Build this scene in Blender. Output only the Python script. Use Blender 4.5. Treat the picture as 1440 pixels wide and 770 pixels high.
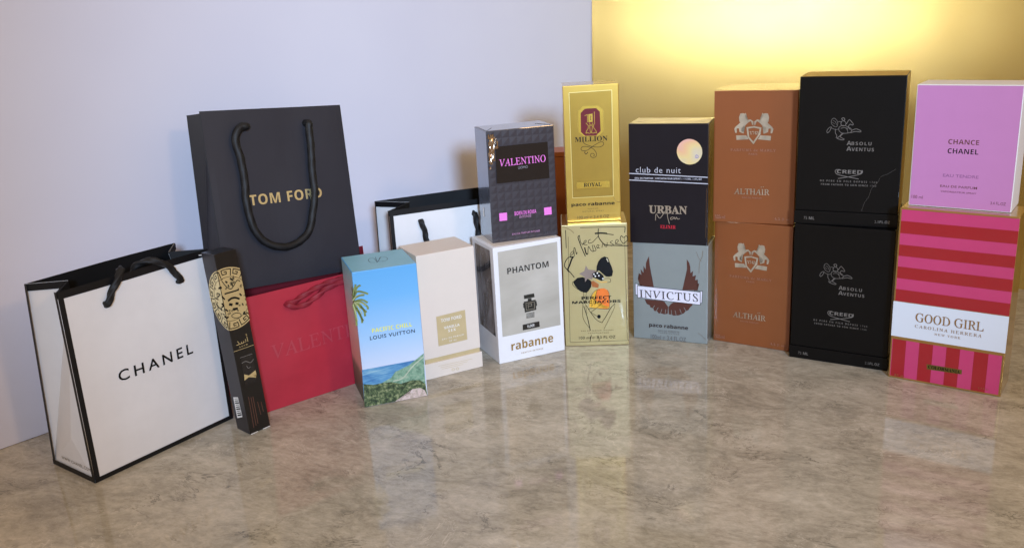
import bpy, bmesh, math, random
from mathutils import Vector, Matrix, noise
random.seed(7)
for o in list(bpy.data.objects): bpy.data.objects.remove(o)
SC = bpy.context.scene
COL = SC.collection

# ------------------------------------------------------------------ camera
cd = bpy.data.cameras.new('camera'); cam = bpy.data.objects.new('camera', cd); COL.objects.link(cam)
cd.sensor_width = 36; cd.sensor_fit = 'HORIZONTAL'; cd.lens = 1266.19 / 1440 * 36
cd.clip_start = .01; cd.clip_end = 60
R_, U_, F_ = Vector((.998469, -.015917, -.052974)), Vector((.055313, .287312, .956239)), Vector((0, .957705, -.287753))
M = Matrix.Identity(4)
for i in range(3): M[i][0], M[i][1], M[i][2] = R_[i], U_[i], -F_[i]
M.translation = (0, 0, .38); cam.matrix_world = M
SC.camera = cam
SC.view_settings.view_transform = 'Standard'; SC.view_settings.look = 'None'
SC.view_settings.gamma = 1; SC.view_settings.use_curve_mapping = False
SC.view_settings.exposure = 0.10

# ------------------------------------------------------------------ light
W = bpy.data.worlds.new('World'); SC.world = W; W.use_nodes = True
bg = W.node_tree.nodes['Background']
bg.inputs[0].default_value = (1.0, .75, .52, 1)
tc = W.node_tree.nodes.new('ShaderNodeTexCoord'); sx = W.node_tree.nodes.new('ShaderNodeSeparateXYZ'); mr = W.node_tree.nodes.new('ShaderNodeMapRange')
W.node_tree.links.new(tc.outputs['Generated'], sx.inputs[0]); W.node_tree.links.new(sx.outputs[2], mr.inputs[0])
mr.inputs[1].default_value = -.4; mr.inputs[2].default_value = .7; mr.inputs[3].default_value = .26; mr.inputs[4].default_value = .58   # warm room: lighter ceiling, darker floor
W.node_tree.links.new(mr.outputs[0], bg.inputs[1])

def lamp(name, loc, target, size, power, colour, size_y=None):
    l = bpy.data.lights.new(name, 'AREA'); l.shape = 'RECTANGLE' if size_y else 'DISK'
    l.size = size
    if size_y: l.size_y = size_y
    l.energy = power; l.color = colour
    o = bpy.data.objects.new(name, l); COL.objects.link(o); o.location = loc
    o.rotation_euler = (Vector(target) - Vector(loc)).to_track_quat('-Z', 'Y').to_euler()
    return o
sp = bpy.data.lights.new('window_light', 'SPOT'); sp.energy = 285; sp.color = (.50, .70, 1.0); sp.spot_size = math.radians(31); sp.spot_blend = 1; sp.shadow_soft_size = .15
so = bpy.data.objects.new('window_light', sp); COL.objects.link(so); so.location = (.38, -1.55, .86)
so.rotation_euler = (Vector((.06, 1.05, .24)) - so.location).to_track_quat('-Z', 'Y').to_euler()
hl = bpy.data.lights.new('hall_lamp', 'SPOT'); hl.energy = 35; hl.color = (1.0, .95, .85); hl.spot_size = math.radians(26); hl.spot_blend = 1; hl.shadow_soft_size = .13
ho = bpy.data.objects.new('hall_lamp', hl); COL.objects.link(ho); ho.location = (-1.17, .02, .62)
ho.rotation_euler = (Vector((.36, 1.36, .40)) - ho.location).to_track_quat('-Z', 'Y').to_euler()
lamp('room_lamp', (1.5, -.9, 1.3), (.0, 1.0, .1), .25, 7, (1.0, .62, .30))

# ------------------------------------------------------------------ measured sizes (metres) and flat print on the faces (millimetres)
BOX = {
  'LV': (-0.1533, 0.8290, 0.3291, 0.0637, 0.0622, 0.1410),
  'VAN': (-0.0974, 0.8896, 0.4635, 0.0655, 0.0500, 0.1371),
  'PH': (-0.0190, 0.9219, 0.4035, 0.0808, 0.0610, 0.1323),
  'VAL': (-0.0190, 0.9412, 0.2924, 0.0751, 0.0458, 0.1208),
  'PERF': (0.0568, 0.9644, -0.0644, 0.0724, 0.0559, 0.1424),
  'MIL': (0.0644, 0.9748, -0.0384, 0.0600, 0.0442, 0.1494),
  'INV': (0.1376, 0.9812, -0.4134, 0.0852, 0.0450, 0.1147),
  'URB': (0.1348, 0.9789, -0.3753, 0.0861, 0.0480, 0.1329),
  'ALB': (0.2254, 0.9592, -0.5838, 0.0857, 0.0688, 0.1399),
  'ALT': (0.2222, 0.9547, -0.4482, 0.0853, 0.0687, 0.1403),
  'CRB': (0.2939, 0.8990, -0.5594, 0.0976, 0.0542, 0.1470),
  'CRT': (0.2943, 0.9009, -0.4715, 0.0974, 0.0540, 0.1479),
  'GG': (0.3726, 0.8332, -0.6429, 0.1011, 0.0450, 0.1742),
  'CHA': (0.3832, 0.8401, -0.6436, 0.0875, 0.0420, 0.1136),
}
BAGS = {
  'CH1': (-0.3713, 0.7036, 0.0000, 0.9371, -0.0052, 0.0000, 0.1457, 0.1741, 0.0688, 0.0515),
  'CH2': (-0.1306, 0.9660, 0.0000, 0.3808, 0.0000, 0.0000, 0.1568, 0.1690, 0.0700, 0.0617),
  'ASAD': (-0.2573, 0.7815, 0.0000, 0.8091, 0.0550, 0.0222, 0.0221, 0.1773, 0.0234, 0.0234),
  'RED': (-0.2620, 0.8225, 0.0000, 0.6562, 0.0524, 0.0000, 0.1810, 0.1205, 0.0780, 0.0760),
  'TF': (-0.2819, 0.8490, 0.1217, 0.7121, 0.1735, -0.0712, 0.1547, 0.1770, 0.0450, 0.0330),
}
PATHS = {'CH1l': [(38.6, 153.8), (44.7, 163.2), (51.6, 172.1), (58.4, 176.0)],
 'CH1r': [(110.2, 153.9), (104.8, 164.2), (97.7, 172.2), (87.3, 177.1), (76.9, 175.2)],
 'CH2l': [(35.0, 151.5), (37.5, 140.1), (39.5, 127.3)],
 'CH2r': [(97.9, 152.5), (99.4, 142.4), (100.3, 129.6)],
 'REDa': [(48.8, 104.7), (58.0, 105.6), (70.0, 110.1), (85.1, 114.0), (100.0, 116.0), (112.0, 116.0)],
 'REDb': [(48.6, 103.8), (57.1, 100.1), (68.6, 100.9), (80.9, 106.1), (93.4, 111.4), (111.6, 113.3)],
 'TF': [(42.1, 159.7), (36.3, 159.3), (31.7, 154.9), (29.5, 145.7), (30.9, 128.4), (32.1, 106.0), (31.2, 86.2), (34.1, 60.8), (44.5, 45.0), (60.2, 36.9), (77.1, 37.7), (93.6, 48.0), (104.2, 67.7),
        (109.7, 88.1), (110.3, 109.1), (111.4, 135.1), (112.8, 153.2), (113.1, 158.9)],
 'string': [(137.1, 170.6), (139.7, 171.3), (143.7, 170.3), (147.4, 168.0), (150.1, 165.6)]}
PRINTS = {'ALB': {'F': [('P', 'horse_emblem', 'platinum', 2,
                [(33.0, 117.6), (32.1, 116.5), (30.5, 117.0), (29.2, 117.0), (27.3, 116.6), (26.1, 113.0), (26.6, 108.6), (27.5, 107.4), (25.2, 105.2), (22.7, 103.1), (21.4, 100.8), (22.4, 96.8), (23.8, 96.3),
                 (24.2, 98.1), (23.3, 99.9), (24.1, 101.4), (26.3, 101.3), (26.7, 97.7), (31.0, 95.8), (31.5, 97.0), (28.5, 98.6), (29.0, 102.0), (32.8, 104.6), (36.1, 107.8), (38.4, 108.9), (39.7, 107.5), (39.7, 105.0),
                 (41.0, 105.1), (41.0, 108.4), (38.0, 110.7), (35.5, 110.2), (33.7, 111.9), (31.9, 113.9), (33.1, 115.8)]),
               ('P', 'horse_emblem', 'platinum', 2,
                [(49.8, 117.6), (50.7, 116.5), (52.3, 117.0), (53.6, 117.0), (55.5, 116.6), (56.7, 113.0), (56.2, 108.6), (55.3, 107.4), (57.6, 105.2), (60.1, 103.1), (61.4, 100.8), (60.4, 96.8), (58.9, 96.3),
                 (58.6, 98.1), (59.5, 99.9), (58.6, 101.4), (56.5, 101.3), (56.1, 97.7), (51.7, 95.8), (51.2, 97.0), (54.3, 98.6), (53.8, 102.0), (50.0, 104.6), (46.6, 107.8), (44.4, 108.9), (43.1, 107.5), (43.0, 105.0),
                 (41.8, 105.1), (41.8, 108.4), (44.7, 110.7), (47.2, 110.2), (49.0, 111.9), (50.8, 113.9), (49.6, 115.8)]),
               ('S', 'shield_emblem', 'platinum', 1.7, 3, 0, [(34.9, 101.9), (41.7, 103.0), (48.4, 101.7), (47.6, 95.7), (41.5, 86.3), (36.3, 92.2), (34.9, 101.9)]),
               ('T', '1743', 'serif', 'platinum', 37.15, 95.12, 9.81, 3.36), ('P', 'ribbon_emblem', 'platinum', 2, [(23.5, 94.0), (33.9, 94.1), (36.4, 90.0), (23.9, 89.2)]),
               ('P', 'ribbon_emblem', 'platinum', 2, [(45.7, 90.1), (48.5, 94.3), (59.3, 93.8), (58.9, 89.0)]), ('T', 'PARFUMS de MARLY', 'serif', 'rosefoil', 17.93, 77.37, 46.52, 2.82),
               ('T', 'PARIS', 'serif', 'rosefoil', 36.74, 73.62, 9.01, 2.1), ('T', 'ALTHAÏR', 'serif', 'platinum', 22.39, 31.41, 37.09, 6.31),
               ('P', 'accent_dot', 'platinum', 4, [(50.3, 40.3), (51.2, 40.3), (51.2, 39.3), (50.3, 39.3)]), ('P', 'accent_dot', 'platinum', 4, [(52.3, 40.6), (53.2, 40.6), (53.3, 39.7), (52.4, 39.6)]),
               ('T', 'EAU DE PARFUM', 'sans', 'rosefoil', 31.05, 27.08, 20.18, 1.7), ('T', '125 ml', 'serif', 'rosefoil', 2.19, 3.64, 11.35, 4.02), ('T', '4.2 fl oz', 'serif', 'rosefoil', 65.65, 4.21, 15.11, 3.38)]},
 'ASAD': {'F': [('T', 'ﺪﺳأ', 'sansB', 'goldfoil', 3.79, 88.89, 12.87, 7.94), ('T', 'ASAD', 'serifB', 'goldfoil', 6.04, 85.97, 9.01, 1.51), ('S', 'gold_line', 'goldfoil', 0.4, 2, 0, [(0.3, 84.2), (21.1, 83.9)]),
                ('P', 'picture_panel', 'blackgloss', 2, [(5.5, 78.0), (18.0, 77.5), (16.8, 49.2), (4.4, 49.0)]),
                ('P', 'ornament', 'goldfoil', 3, [(5.8, 59.7), (10.3, 56.9), (18.0, 59.5), (18.1, 55.1), (14.3, 55.7), (17.1, 52.3), (9.9, 55.4), (4.9, 53.7)]),
                ('S', 'sketch_line', 'silverfoil2', 0.4, 3, 0, [(5.2, 76.5), (17.7, 76.0)]), ('S', 'ornament', 'silverfoil2', 0.6, 3, 1, [(5.7, 70.8), (10.0, 71.3), (14.4, 68.5), (18.3, 70.6)]),
                ('S', 'ornament', 'silverfoil2', 0.5, 3, 1, [(9.9, 66.9), (11.0, 64.1), (13.5, 64.3)]), ('S', 'small_print', 'brownfoil2', 0.55, 2, 0, [(5.6, 36.5), (4.8, 5.6)]),
                ('S', 'small_print', 'brownfoil2', 0.55, 2, 0, [(8.0, 35.2), (7.5, 6.7)]), ('S', 'small_print', 'brownfoil2', 0.55, 2, 0, [(10.1, 35.1), (9.8, 7.9)]),
                ('S', 'small_print', 'brownfoil2', 0.55, 2, 0, [(13.8, 28.4), (14.5, 15.1)]), ('S', 'small_print', 'brownfoil2', 0.55, 2, 0, [(17.3, 27.0), (17.7, 17.0)]),
                ('S', 'medallion_relief', 'ink', 1.3, 6, 1, [(2.4, 139.8), (6.3, 139.8), (9.9, 139.7), (17.0, 139.6)]),
                ('S', 'medallion_relief', 'ink', 1.8, 6, 1, [(4.4, 132.5), (8.1, 133.9), (12.2, 133.4), (16.0, 131.0)]), ('S', 'medallion_relief', 'ink', 2.4, 6, 1, [(4.7, 129.3), (7.9, 127.8)]),
                ('S', 'medallion_relief', 'ink', 2.4, 6, 1, [(11.1, 128.1), (14.1, 127.2)]), ('S', 'medallion_relief', 'ink', 2.2, 6, 1, [(7.3, 123.6), (12.4, 122.8)]),
                ('S', 'medallion_relief', 'ink', 0.6, 6, 1, [(5.4, 118.7), (9.7, 119.3), (14.3, 116.9), (12.9, 114.3), (7.8, 115.0), (5.1, 117.3), (5.4, 118.7)]),
                ('S', 'medallion_relief', 'ink', 0.7, 6, 1, [(2.2, 152.3), (5.1, 146.6), (9.0, 142.7), (12.5, 144.4), (17.1, 148.7), (19.9, 146.9)]),
                ('S', 'medallion_relief', 'ink', 1.5, 6, 1, [(5.6, 151.0), (7.2, 149.1)]), ('S', 'medallion_relief', 'ink', 1.5, 6, 1, [(10.9, 151.9), (13.3, 149.8)]),
                ('S', 'medallion_relief', 'ink', 1.2, 6, 1, [(7.5, 147.2), (8.1, 144.7)]), ('S', 'medallion_relief', 'ink', 1.2, 6, 1, [(11.2, 146.9), (11.8, 144.6)]),
                ('S', 'medallion_relief', 'ink', 1.4, 6, 1, [(0.1, 147.2), (-2.1, 146.4), (0.9, 146.1)]), ('S', 'medallion_relief', 'ink', 1.3, 6, 1, [(-0.7, 138.8), (1.5, 134.7)]),
                ('S', 'medallion_relief', 'ink', 1.5, 6, 1, [(-2.1, 132.3), (-1.1, 129.6), (-2.9, 128.7)]), ('S', 'medallion_relief', 'ink', 1.4, 6, 1, [(17.0, 135.9), (18.6, 133.5)]),
                ('S', 'medallion_relief', 'ink', 1.3, 6, 1, [(18.6, 118.1), (17.0, 116.0), (20.2, 115.5)]), ('S', 'medallion_relief', 'ink', 1.4, 6, 1, [(0.6, 125.6), (2.2, 123.2)]),
                ('S', 'medallion_relief', 'ink', 1.5, 6, 1, [(-2.2, 120.1), (-0.1, 117.5), (1.7, 118.4)]), ('S', 'medallion_relief', 'ink', 1.2, 6, 1, [(17.8, 126.3), (18.4, 124.1)])],
          'L': [('P', 'barcode_label', 'white_ink', 1, [(-18.5, 34.7), (-9.2, 36.7), (-8.2, 16.4), (-19.0, 12.8)]), ('S', 'barcode_bar', 'ink', 0.5, 2, 0, [(-16.2, 33.5), (-10.1, 34.9)]),
                ('S', 'barcode_bar', 'ink', 0.9, 2, 0, [(-16.2, 31.4), (-10.0, 32.9)]), ('S', 'barcode_bar', 'ink', 1.3, 2, 0, [(-16.2, 29.2), (-9.9, 30.8)]),
                ('S', 'barcode_bar', 'ink', 0.5, 2, 0, [(-16.2, 27.1), (-9.8, 28.8)]), ('S', 'barcode_bar', 'ink', 0.9, 2, 0, [(-16.2, 24.9), (-9.7, 26.8)]),
                ('S', 'barcode_bar', 'ink', 1.3, 2, 0, [(-16.3, 22.8), (-9.7, 24.7)]), ('S', 'barcode_bar', 'ink', 0.5, 2, 0, [(-16.3, 20.6), (-9.6, 22.7)]),
                ('S', 'barcode_bar', 'ink', 0.9, 2, 0, [(-16.3, 18.5), (-9.5, 20.6)]), ('S', 'barcode_bar', 'ink', 1.3, 2, 0, [(-16.3, 16.3), (-9.4, 18.6)]),
                ('S', 'medallion_relief', 'ink', 1.0, 6, 1, [(-7.5, 140.5), (-2.7, 139.7), (-7.5, 136.6)]), ('S', 'medallion_relief', 'ink', 1.0, 6, 1, [(-12.6, 135.4), (-7.6, 134.1)]),
                ('S', 'medallion_relief', 'ink', 1.0, 6, 1, [(-12.8, 130.0), (-9.6, 126.5), (-4.0, 124.3)])]},
 'CH1': {'F': [('T', 'CHANEL', 'bfat', 'ink', 37.15, 80.92, 76.35, 10.34)], 'L': [('T', 'WWW.CHANEL.COM', 'sans', 'greyink', -51.54, 9.6, 47.15, 3.03)]},
 'CHA': {'F': [('T', 'CHANCE', 'wide2', 'brownfoil', 30.47, 59.93, 25.66, 4.48), ('T', 'CHANEL', 'wide2', 'ink', 30.58, 51.3, 25.69, 4.67), ('T', 'EAU TENDRE', 'wide3', 'mauveink', 28.36, 29.31, 30.03, 2.81),
               ('T', 'EAU DE PARFUM', 'wide3', 'brownfoil', 26.84, 19.43, 31.09, 2.25), ('T', 'VAPORISATEUR SPRAY', 'wide3', 'brownfoil', 27.52, 14.77, 30.25, 1.5),
               ('T', '100 ml', 'sans', 'brownfoil', 2.45, 7.0, 9.92, 3.05), ('T', '3.4 FL.OZ', 'sans', 'brownfoil', 70.02, 6.42, 12.62, 2.75)]},
 'CRT': {'F': [('S', 'horseman_emblem', 'silverfoil2', 0.33, 2, 1, [(31.5, 106.1), (33.4, 107.5), (35.7, 106.1), (37.3, 102.9), (36.4, 99.1), (33.5, 99.9), (31.3, 102.8), (31.5, 106.1)]),
               ('S', 'horseman_emblem', 'silverfoil2', 0.275, 2, 1, [(32.7, 105.2), (35.0, 104.0), (36.3, 101.1)]), ('S', 'horseman_emblem', 'silverfoil2', 0.275, 2, 1, [(32.0, 103.4), (34.6, 101.7)]),
               ('S', 'horseman_emblem', 'silverfoil2', 0.55, 2, 1, [(41.3, 106.2), (40.8, 107.1), (41.9, 107.9), (43.3, 107.4), (43.6, 105.8), (42.5, 105.0), (41.3, 106.2)]),
               ('S', 'horseman_emblem', 'silverfoil2', 0.44000000000000006, 2, 1, [(41.4, 105.0), (40.2, 102.3), (41.6, 100.0), (44.2, 100.4), (44.9, 103.0), (42.8, 105.0)]),
               ('S', 'horseman_emblem', 'silverfoil2', 0.385, 2, 1, [(37.6, 104.1), (39.5, 104.3), (41.0, 103.5)]),
               ('S', 'horseman_emblem', 'silverfoil2', 0.49500000000000005, 2, 1, [(45.2, 101.8), (47.6, 105.9), (49.0, 105.3), (51.6, 102.1), (51.0, 100.9), (48.6, 101.6), (47.3, 98.9), (49.4, 96.6)]),
               ('S', 'horseman_emblem', 'silverfoil2', 0.385, 2, 1, [(38.7, 98.8), (41.6, 100.4), (45.9, 99.7), (50.0, 97.2), (50.1, 94.3), (46.3, 93.0), (42.0, 93.0), (38.9, 95.3), (38.7, 98.8)]),
               ('S', 'horseman_emblem', 'silverfoil2', 0.385, 2, 1, [(40.4, 97.6), (44.3, 98.3), (46.7, 96.0)]), ('S', 'horseman_emblem', 'silverfoil2', 0.33, 2, 1, [(46.0, 98.9), (47.2, 93.4)]),
               ('S', 'horseman_emblem', 'silverfoil2', 0.49500000000000005, 2, 1, [(50.1, 95.4), (54.4, 97.2), (58.6, 95.6), (58.6, 94.3), (54.0, 94.7), (49.6, 93.4)]),
               ('S', 'horseman_emblem', 'silverfoil2', 0.49500000000000005, 2, 1, [(42.0, 93.0), (39.2, 89.4), (37.3, 87.8), (42.4, 86.3), (43.9, 87.1), (40.3, 89.4), (42.9, 92.6)]),
               ('S', 'horseman_emblem', 'silverfoil2', 0.44000000000000006, 2, 1, [(35.4, 97.0), (35.6, 92.9), (37.0, 90.5), (36.4, 88.2)]),
               ('S', 'horseman_emblem', 'silverfoil2', 0.44000000000000006, 2, 1, [(31.9, 98.7), (29.6, 98.3), (27.5, 95.1), (28.2, 93.1), (30.3, 95.2), (31.3, 98.1)]),
               ('S', 'horseman_emblem', 'silverfoil2', 0.33, 2, 1, [(31.3, 98.1), (35.4, 96.4), (38.8, 97.0)]), ('T', 'A', 'sansB', 'silverfoil2', 46.7, 81.27, 4.15, 4.12),
               ('T', 'BSOLU', 'sansB', 'silverfoil2', 51.07, 81.37, 18.32, 3.29), ('T', 'A', 'sansB', 'silverfoil2', 46.67, 75.72, 4.49, 4.14), ('T', 'VENTUS', 'sansB', 'silverfoil2', 51.39, 75.6, 20.55, 3.3),
               ('T', 'CREED', 'wide', 'silverfoil2', 38.77, 53.03, 23.75, 3.75), ('S', 'swash', 'silverfoil2', 0.6, 2, 1, [(41.4, 56.9), (38.0, 56.5), (37.3, 54.6), (39.6, 51.9), (48.6, 49.9), (59.5, 48.0)]),
               ('S', 'swash', 'silverfoil2', 0.6, 2, 1, [(62.0, 56.9), (62.7, 55.3), (60.9, 52.9), (52.0, 50.3), (40.2, 47.8)]), ('T', 'DE PÈRE EN FILS DEPUIS 1760', 'sansB', 'silverfoil2', 23.25, 44.32, 53.41, 2.21),
               ('T', 'FROM FATHER TO SON SINCE 1760', 'sansB', 'silverfoil2', 24.24, 40.74, 51.77, 1.72), ('T', '75 ML', 'sansB', 'silverfoil2', 8.91, 4.7, 10.49, 3.06),
               ('T', '2.5FL.OZ', 'sansB', 'silverfoil2', 76.68, 4.53, 14.07, 2.71)]},
 'GG': {'F': [('P', 'pink_panel', 'hotpink', 1, [(1.6, 81.0), (100.8, 81.0), (100.8, 172.4), (1.6, 172.4)]), ('P', 'red_stripe', 'redink2', 2, [(1.6, 149.2), (100.8, 149.2), (100.8, 161.2), (1.6, 161.2)]),
              ('P', 'red_stripe', 'redink2', 2, [(1.6, 126.7), (100.8, 126.7), (100.8, 137.9), (1.6, 137.9)]), ('P', 'red_stripe', 'redink2', 2, [(1.6, 104.2), (100.8, 104.2), (100.8, 115.9), (1.6, 115.9)]),
              ('P', 'red_stripe', 'redink2', 2, [(1.6, 81.2), (100.8, 81.2), (100.8, 93.0), (1.6, 93.0)]), ('P', 'white_band', 'bluewhite', 2, [(0.1, 44.4), (101.0, 44.4), (101.0, 80.4), (0.1, 80.4)]),
              ('P', 'pink_panel', 'hotpink', 1, [(1.6, 1.9), (99.0, 1.9), (99.0, 41.3), (1.6, 41.3)]), ('P', 'red_stripe', 'redink2', 2, [(2.3, 1.9), (14.6, 1.9), (14.6, 41.3), (2.3, 41.3)]),
              ('P', 'red_stripe', 'redink2', 2, [(26.8, 1.9), (39.2, 1.9), (39.2, 41.3), (26.8, 41.3)]), ('P', 'red_stripe', 'redink2', 2, [(51.2, 1.9), (63.1, 1.9), (63.1, 41.3), (51.2, 41.3)]),
              ('P', 'red_stripe', 'redink2', 2, [(75.3, 1.9), (87.5, 1.9), (87.5, 41.3), (75.3, 41.3)]), ('T', 'GOOD GIRL', 'serifT', 'bronze', 21.4, 62.5, 59.85, 9.26),
              ('T', 'CAROLINA HERRERA', 'serif', 'bronze', 21.49, 56.39, 58.69, 3.17), ('T', 'NEW YORK', 'serif', 'bronze', 39.57, 51.62, 22.98, 2.22),
              ('P', 'name_plate', 'olivegold', 3, [(34.7, 20.6), (66.3, 20.9), (66.4, 16.3), (35.4, 15.3)]), ('T', 'COLORMANIA', 'serifB', 'ink', 36.49, 16.54, 28.3, 3.45),
              ('T', '80 ml', 'sans', 'bronze', 6.09, 2.61, 9.15, 2.18), ('T', '2.7 fl oz', 'sans', 'bronze', 81.72, 4.76, 8.79, 1.68),
              ('S', 'wrap_crease', 'filmcrease', 0.3, 7, 1, [(99.4, 44.1), (99.9, 21.1), (100.8, 1.8)])]},
 'INV': {'F': [('P', 'wing_emblem', 'maroonbrown', 2,
                [(19.0, 99.2), (17.1, 95.4), (15.5, 90.8), (15.1, 83.2), (12.6, 87.6), (12.6, 79.2), (9.2, 83.6), (10.1, 76.7), (7.1, 78.5), (8.2, 72.0), (5.9, 71.8), (8.3, 63.1), (24.4, 62.4), (22.7, 69.9),
                 (21.0, 77.4), (19.8, 88.7)]),
               ('P', 'wing_emblem', 'maroonbrown', 2,
                [(61.8, 98.4), (64.5, 94.2), (65.6, 89.8), (66.0, 82.5), (68.8, 85.3), (68.3, 78.9), (72.1, 80.6), (71.1, 74.7), (74.2, 75.6), (72.9, 70.3), (75.7, 71.2), (74.0, 63.0), (56.9, 62.1), (59.3, 71.6),
                 (61.0, 79.2), (62.1, 86.7)]),
               ('P', 'wing_emblem', 'maroonbrown', 2,
                [(13.5, 47.9), (16.8, 43.7), (16.0, 42.4), (19.8, 40.8), (19.8, 38.9), (23.6, 37.6), (24.3, 34.8), (28.1, 34.4), (29.6, 32.2), (32.7, 32.4), (36.4, 31.5), (40.2, 32.7), (40.7, 41.0), (36.5, 46.6),
                 (34.3, 47.5)]),
               ('P', 'wing_emblem', 'maroonbrown', 2,
                [(41.0, 40.7), (41.4, 32.0), (44.7, 32.0), (46.9, 30.9), (52.9, 31.8), (55.1, 33.7), (58.7, 34.8), (60.5, 37.3), (63.8, 39.0), (65.3, 41.9), (68.1, 45.0), (68.8, 46.6), (47.0, 46.9), (43.7, 44.4)]),
               ('S', 'feather_gap', 'silvercard', 0.5, 3, 1, [(22.1, 36.2), (25.2, 41.3)]), ('S', 'feather_gap', 'silvercard', 0.5, 3, 1, [(26.6, 33.8), (29.3, 39.2)]),
               ('S', 'feather_gap', 'silvercard', 0.5, 3, 1, [(31.9, 32.4), (33.5, 37.6)]), ('S', 'feather_gap', 'silvercard', 0.5, 3, 1, [(37.2, 32.1), (38.0, 37.7)]),
               ('S', 'feather_gap', 'silvercard', 0.5, 3, 1, [(44.7, 31.6), (44.3, 37.4)]), ('S', 'feather_gap', 'silvercard', 0.5, 3, 1, [(49.9, 31.7), (48.7, 37.4)]),
               ('S', 'feather_gap', 'silvercard', 0.5, 3, 1, [(55.8, 34.6), (54.0, 39.4)]), ('S', 'feather_gap', 'silvercard', 0.5, 3, 1, [(60.9, 37.8), (58.7, 41.8)]),
               ('S', 'banner_line', 'ink', 0.4, 3, 0, [(8.8, 63.5), (10.3, 64.8), (2.7, 66.2), (2.8, 52.4), (5.6, 52.0)]),
               ('S', 'banner_line', 'ink', 0.4, 3, 0, [(70.4, 61.9), (70.4, 62.6), (79.5, 62.6), (78.8, 48.3), (77.1, 48.2)]), ('P', 'banner', 'bannerwhite', 2, [(3.1, 65.6), (5.3, 65.1), (5.3, 52.6), (3.1, 52.9)]),
               ('P', 'banner', 'bannerwhite', 2, [(77.2, 62.1), (79.2, 62.1), (78.5, 48.7), (77.3, 48.6)]), ('P', 'banner', 'bannerwhite', 4, [(5.2, 63.7), (77.0, 61.3), (77.1, 46.3), (5.4, 49.4)]),
               ('S', 'banner_line', 'ink', 0.5, 5, 0, [(5.2, 63.7), (77.0, 61.3), (77.1, 46.3), (5.4, 49.4), (5.2, 63.7)]), ('T', 'INVICTUS', 'serif', 'darkbrown', 7.72, 49.71, 66.86, 9.44),
               ('T', 'paco rabanne', 'wide', 'darkbrown', 18.61, 13.96, 44.95, 6.02), ('T', 'EAU DE TOILETTE', 'sans', 'greyink', 29.08, 10.35, 24.54, 2.11),
               ('T', 'VAPORISATEUR', 'sans', 'greyink', 29.36, 8.11, 24.26, 1.46), ('T', '100ml ℮ 3.4 FL.OZ', 'sans', 'greyink', 20.43, 0.68, 40.96, 5.27),
               ('S', 'wrap_crease', 'filmcrease', 0.25, 8, 1, [(79.6, 109.4), (78.8, 102.2), (76.1, 94.8), (75.6, 83.1)]), ('S', 'wrap_crease', 'filmcrease', 0.22, 8, 1, [(75.0, 12.9), (79.3, 9.9), (83.5, 5.6)]),
               ('S', 'wrap_crease', 'filmcrease', 0.2, 8, 1, [(72.5, 107.6), (75.3, 100.6), (78.2, 97.1)])]},
 'LV': {'F': [('T', 'PACIFIC CHILL', 'sansB', 'yellowprint', 13.58, 77.18, 40.16, 4.32), ('T', 'LOUIS VUITTON', 'bfat', 'navyink', 10.79, 70.07, 45.36, 3.93),
              ('P', 'sea_picture', 'seaprint', 1, [(-0.3, 40.4), (62.6, 40.8), (62.2, 0.9), (-1.7, 0.3)]),
              ('P', 'hill_picture', 'hillprint', 2, [(16.5, 22.4), (27.9, 26.7), (32.4, 32.1), (46.9, 36.5), (63.1, 46.4), (62.3, 23.8), (62.4, 8.6), (49.3, 17.9), (29.1, 19.0)]),
              ('S', 'path_picture', 'pathprint', 1.3, 3, 1, [(62.8, 42.9), (50.8, 34.7), (39.7, 24.2), (29.4, 22.6)]),
              ('P', 'shrub_picture', 'shrubprint', 4, [(-0.4, 25.4), (9.5, 22.6), (17.5, 23.0), (27.4, 22.2), (37.1, 18.4), (45.2, 17.7), (49.5, 20.0), (57.5, 18.3), (62.2, 13.0), (63.2, 0.6), (-1.9, 0.5)]),
              ('P', 'sand_picture', 'sandprint', 5, [(28.9, 0.4), (35.7, 3.7), (44.1, 6.1), (48.6, 10.5), (56.8, 9.9), (60.6, 6.8), (63.0, 0.2)]),
              ('S', 'palm_picture', 'palmprint', 2.0, 3, 1, [(-1.5, 114.0), (2.7, 121.1), (8.2, 120.2), (13.6, 117.3)]), ('S', 'palm_picture', 'palmprint', 2.0, 3, 1, [(-1.5, 114.0), (4.1, 116.9), (9.8, 117.0)]),
              ('S', 'palm_picture', 'palmprint', 2.0, 3, 1, [(-1.5, 114.0), (0.7, 123.4), (2.6, 128.9)]), ('S', 'palm_picture', 'palmprint', 2.0, 3, 1, [(-1.4, 114.9), (3.1, 125.0), (7.1, 127.2)]),
              ('S', 'palm_picture', 'palmprint', 2.0, 3, 1, [(-1.2, 111.9), (5.3, 110.8), (11.4, 104.8), (11.6, 101.8)]),
              ('S', 'palm_picture', 'palmprint', 2.0, 3, 1, [(-1.3, 111.0), (4.1, 108.1), (8.0, 100.4), (8.4, 95.3)]),
              ('S', 'palm_picture', 'palmprint', 2.0, 3, 1, [(-1.4, 110.0), (1.7, 103.5), (4.6, 95.0), (4.9, 89.0)]),
              ('S', 'palm_picture', 'palmprint', 2.0, 3, 1, [(-2.0, 109.1), (-0.6, 99.9), (-0.5, 92.0), (-0.7, 87.0)]), ('S', 'palm_picture', 'palmprint', 2.0, 3, 1, [(-1.2, 111.9), (6.5, 112.6), (12.3, 108.6)]),
              ('S', 'palm_picture', 'palmprint', 2.0, 3, 1, [(-2.0, 109.1), (2.0, 101.5), (6.0, 90.8)]), ('S', 'palm_picture', 'palmprint', 2.0, 3, 1, [(-1.3, 111.0), (6.5, 103.7), (10.2, 99.0)]),
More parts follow.
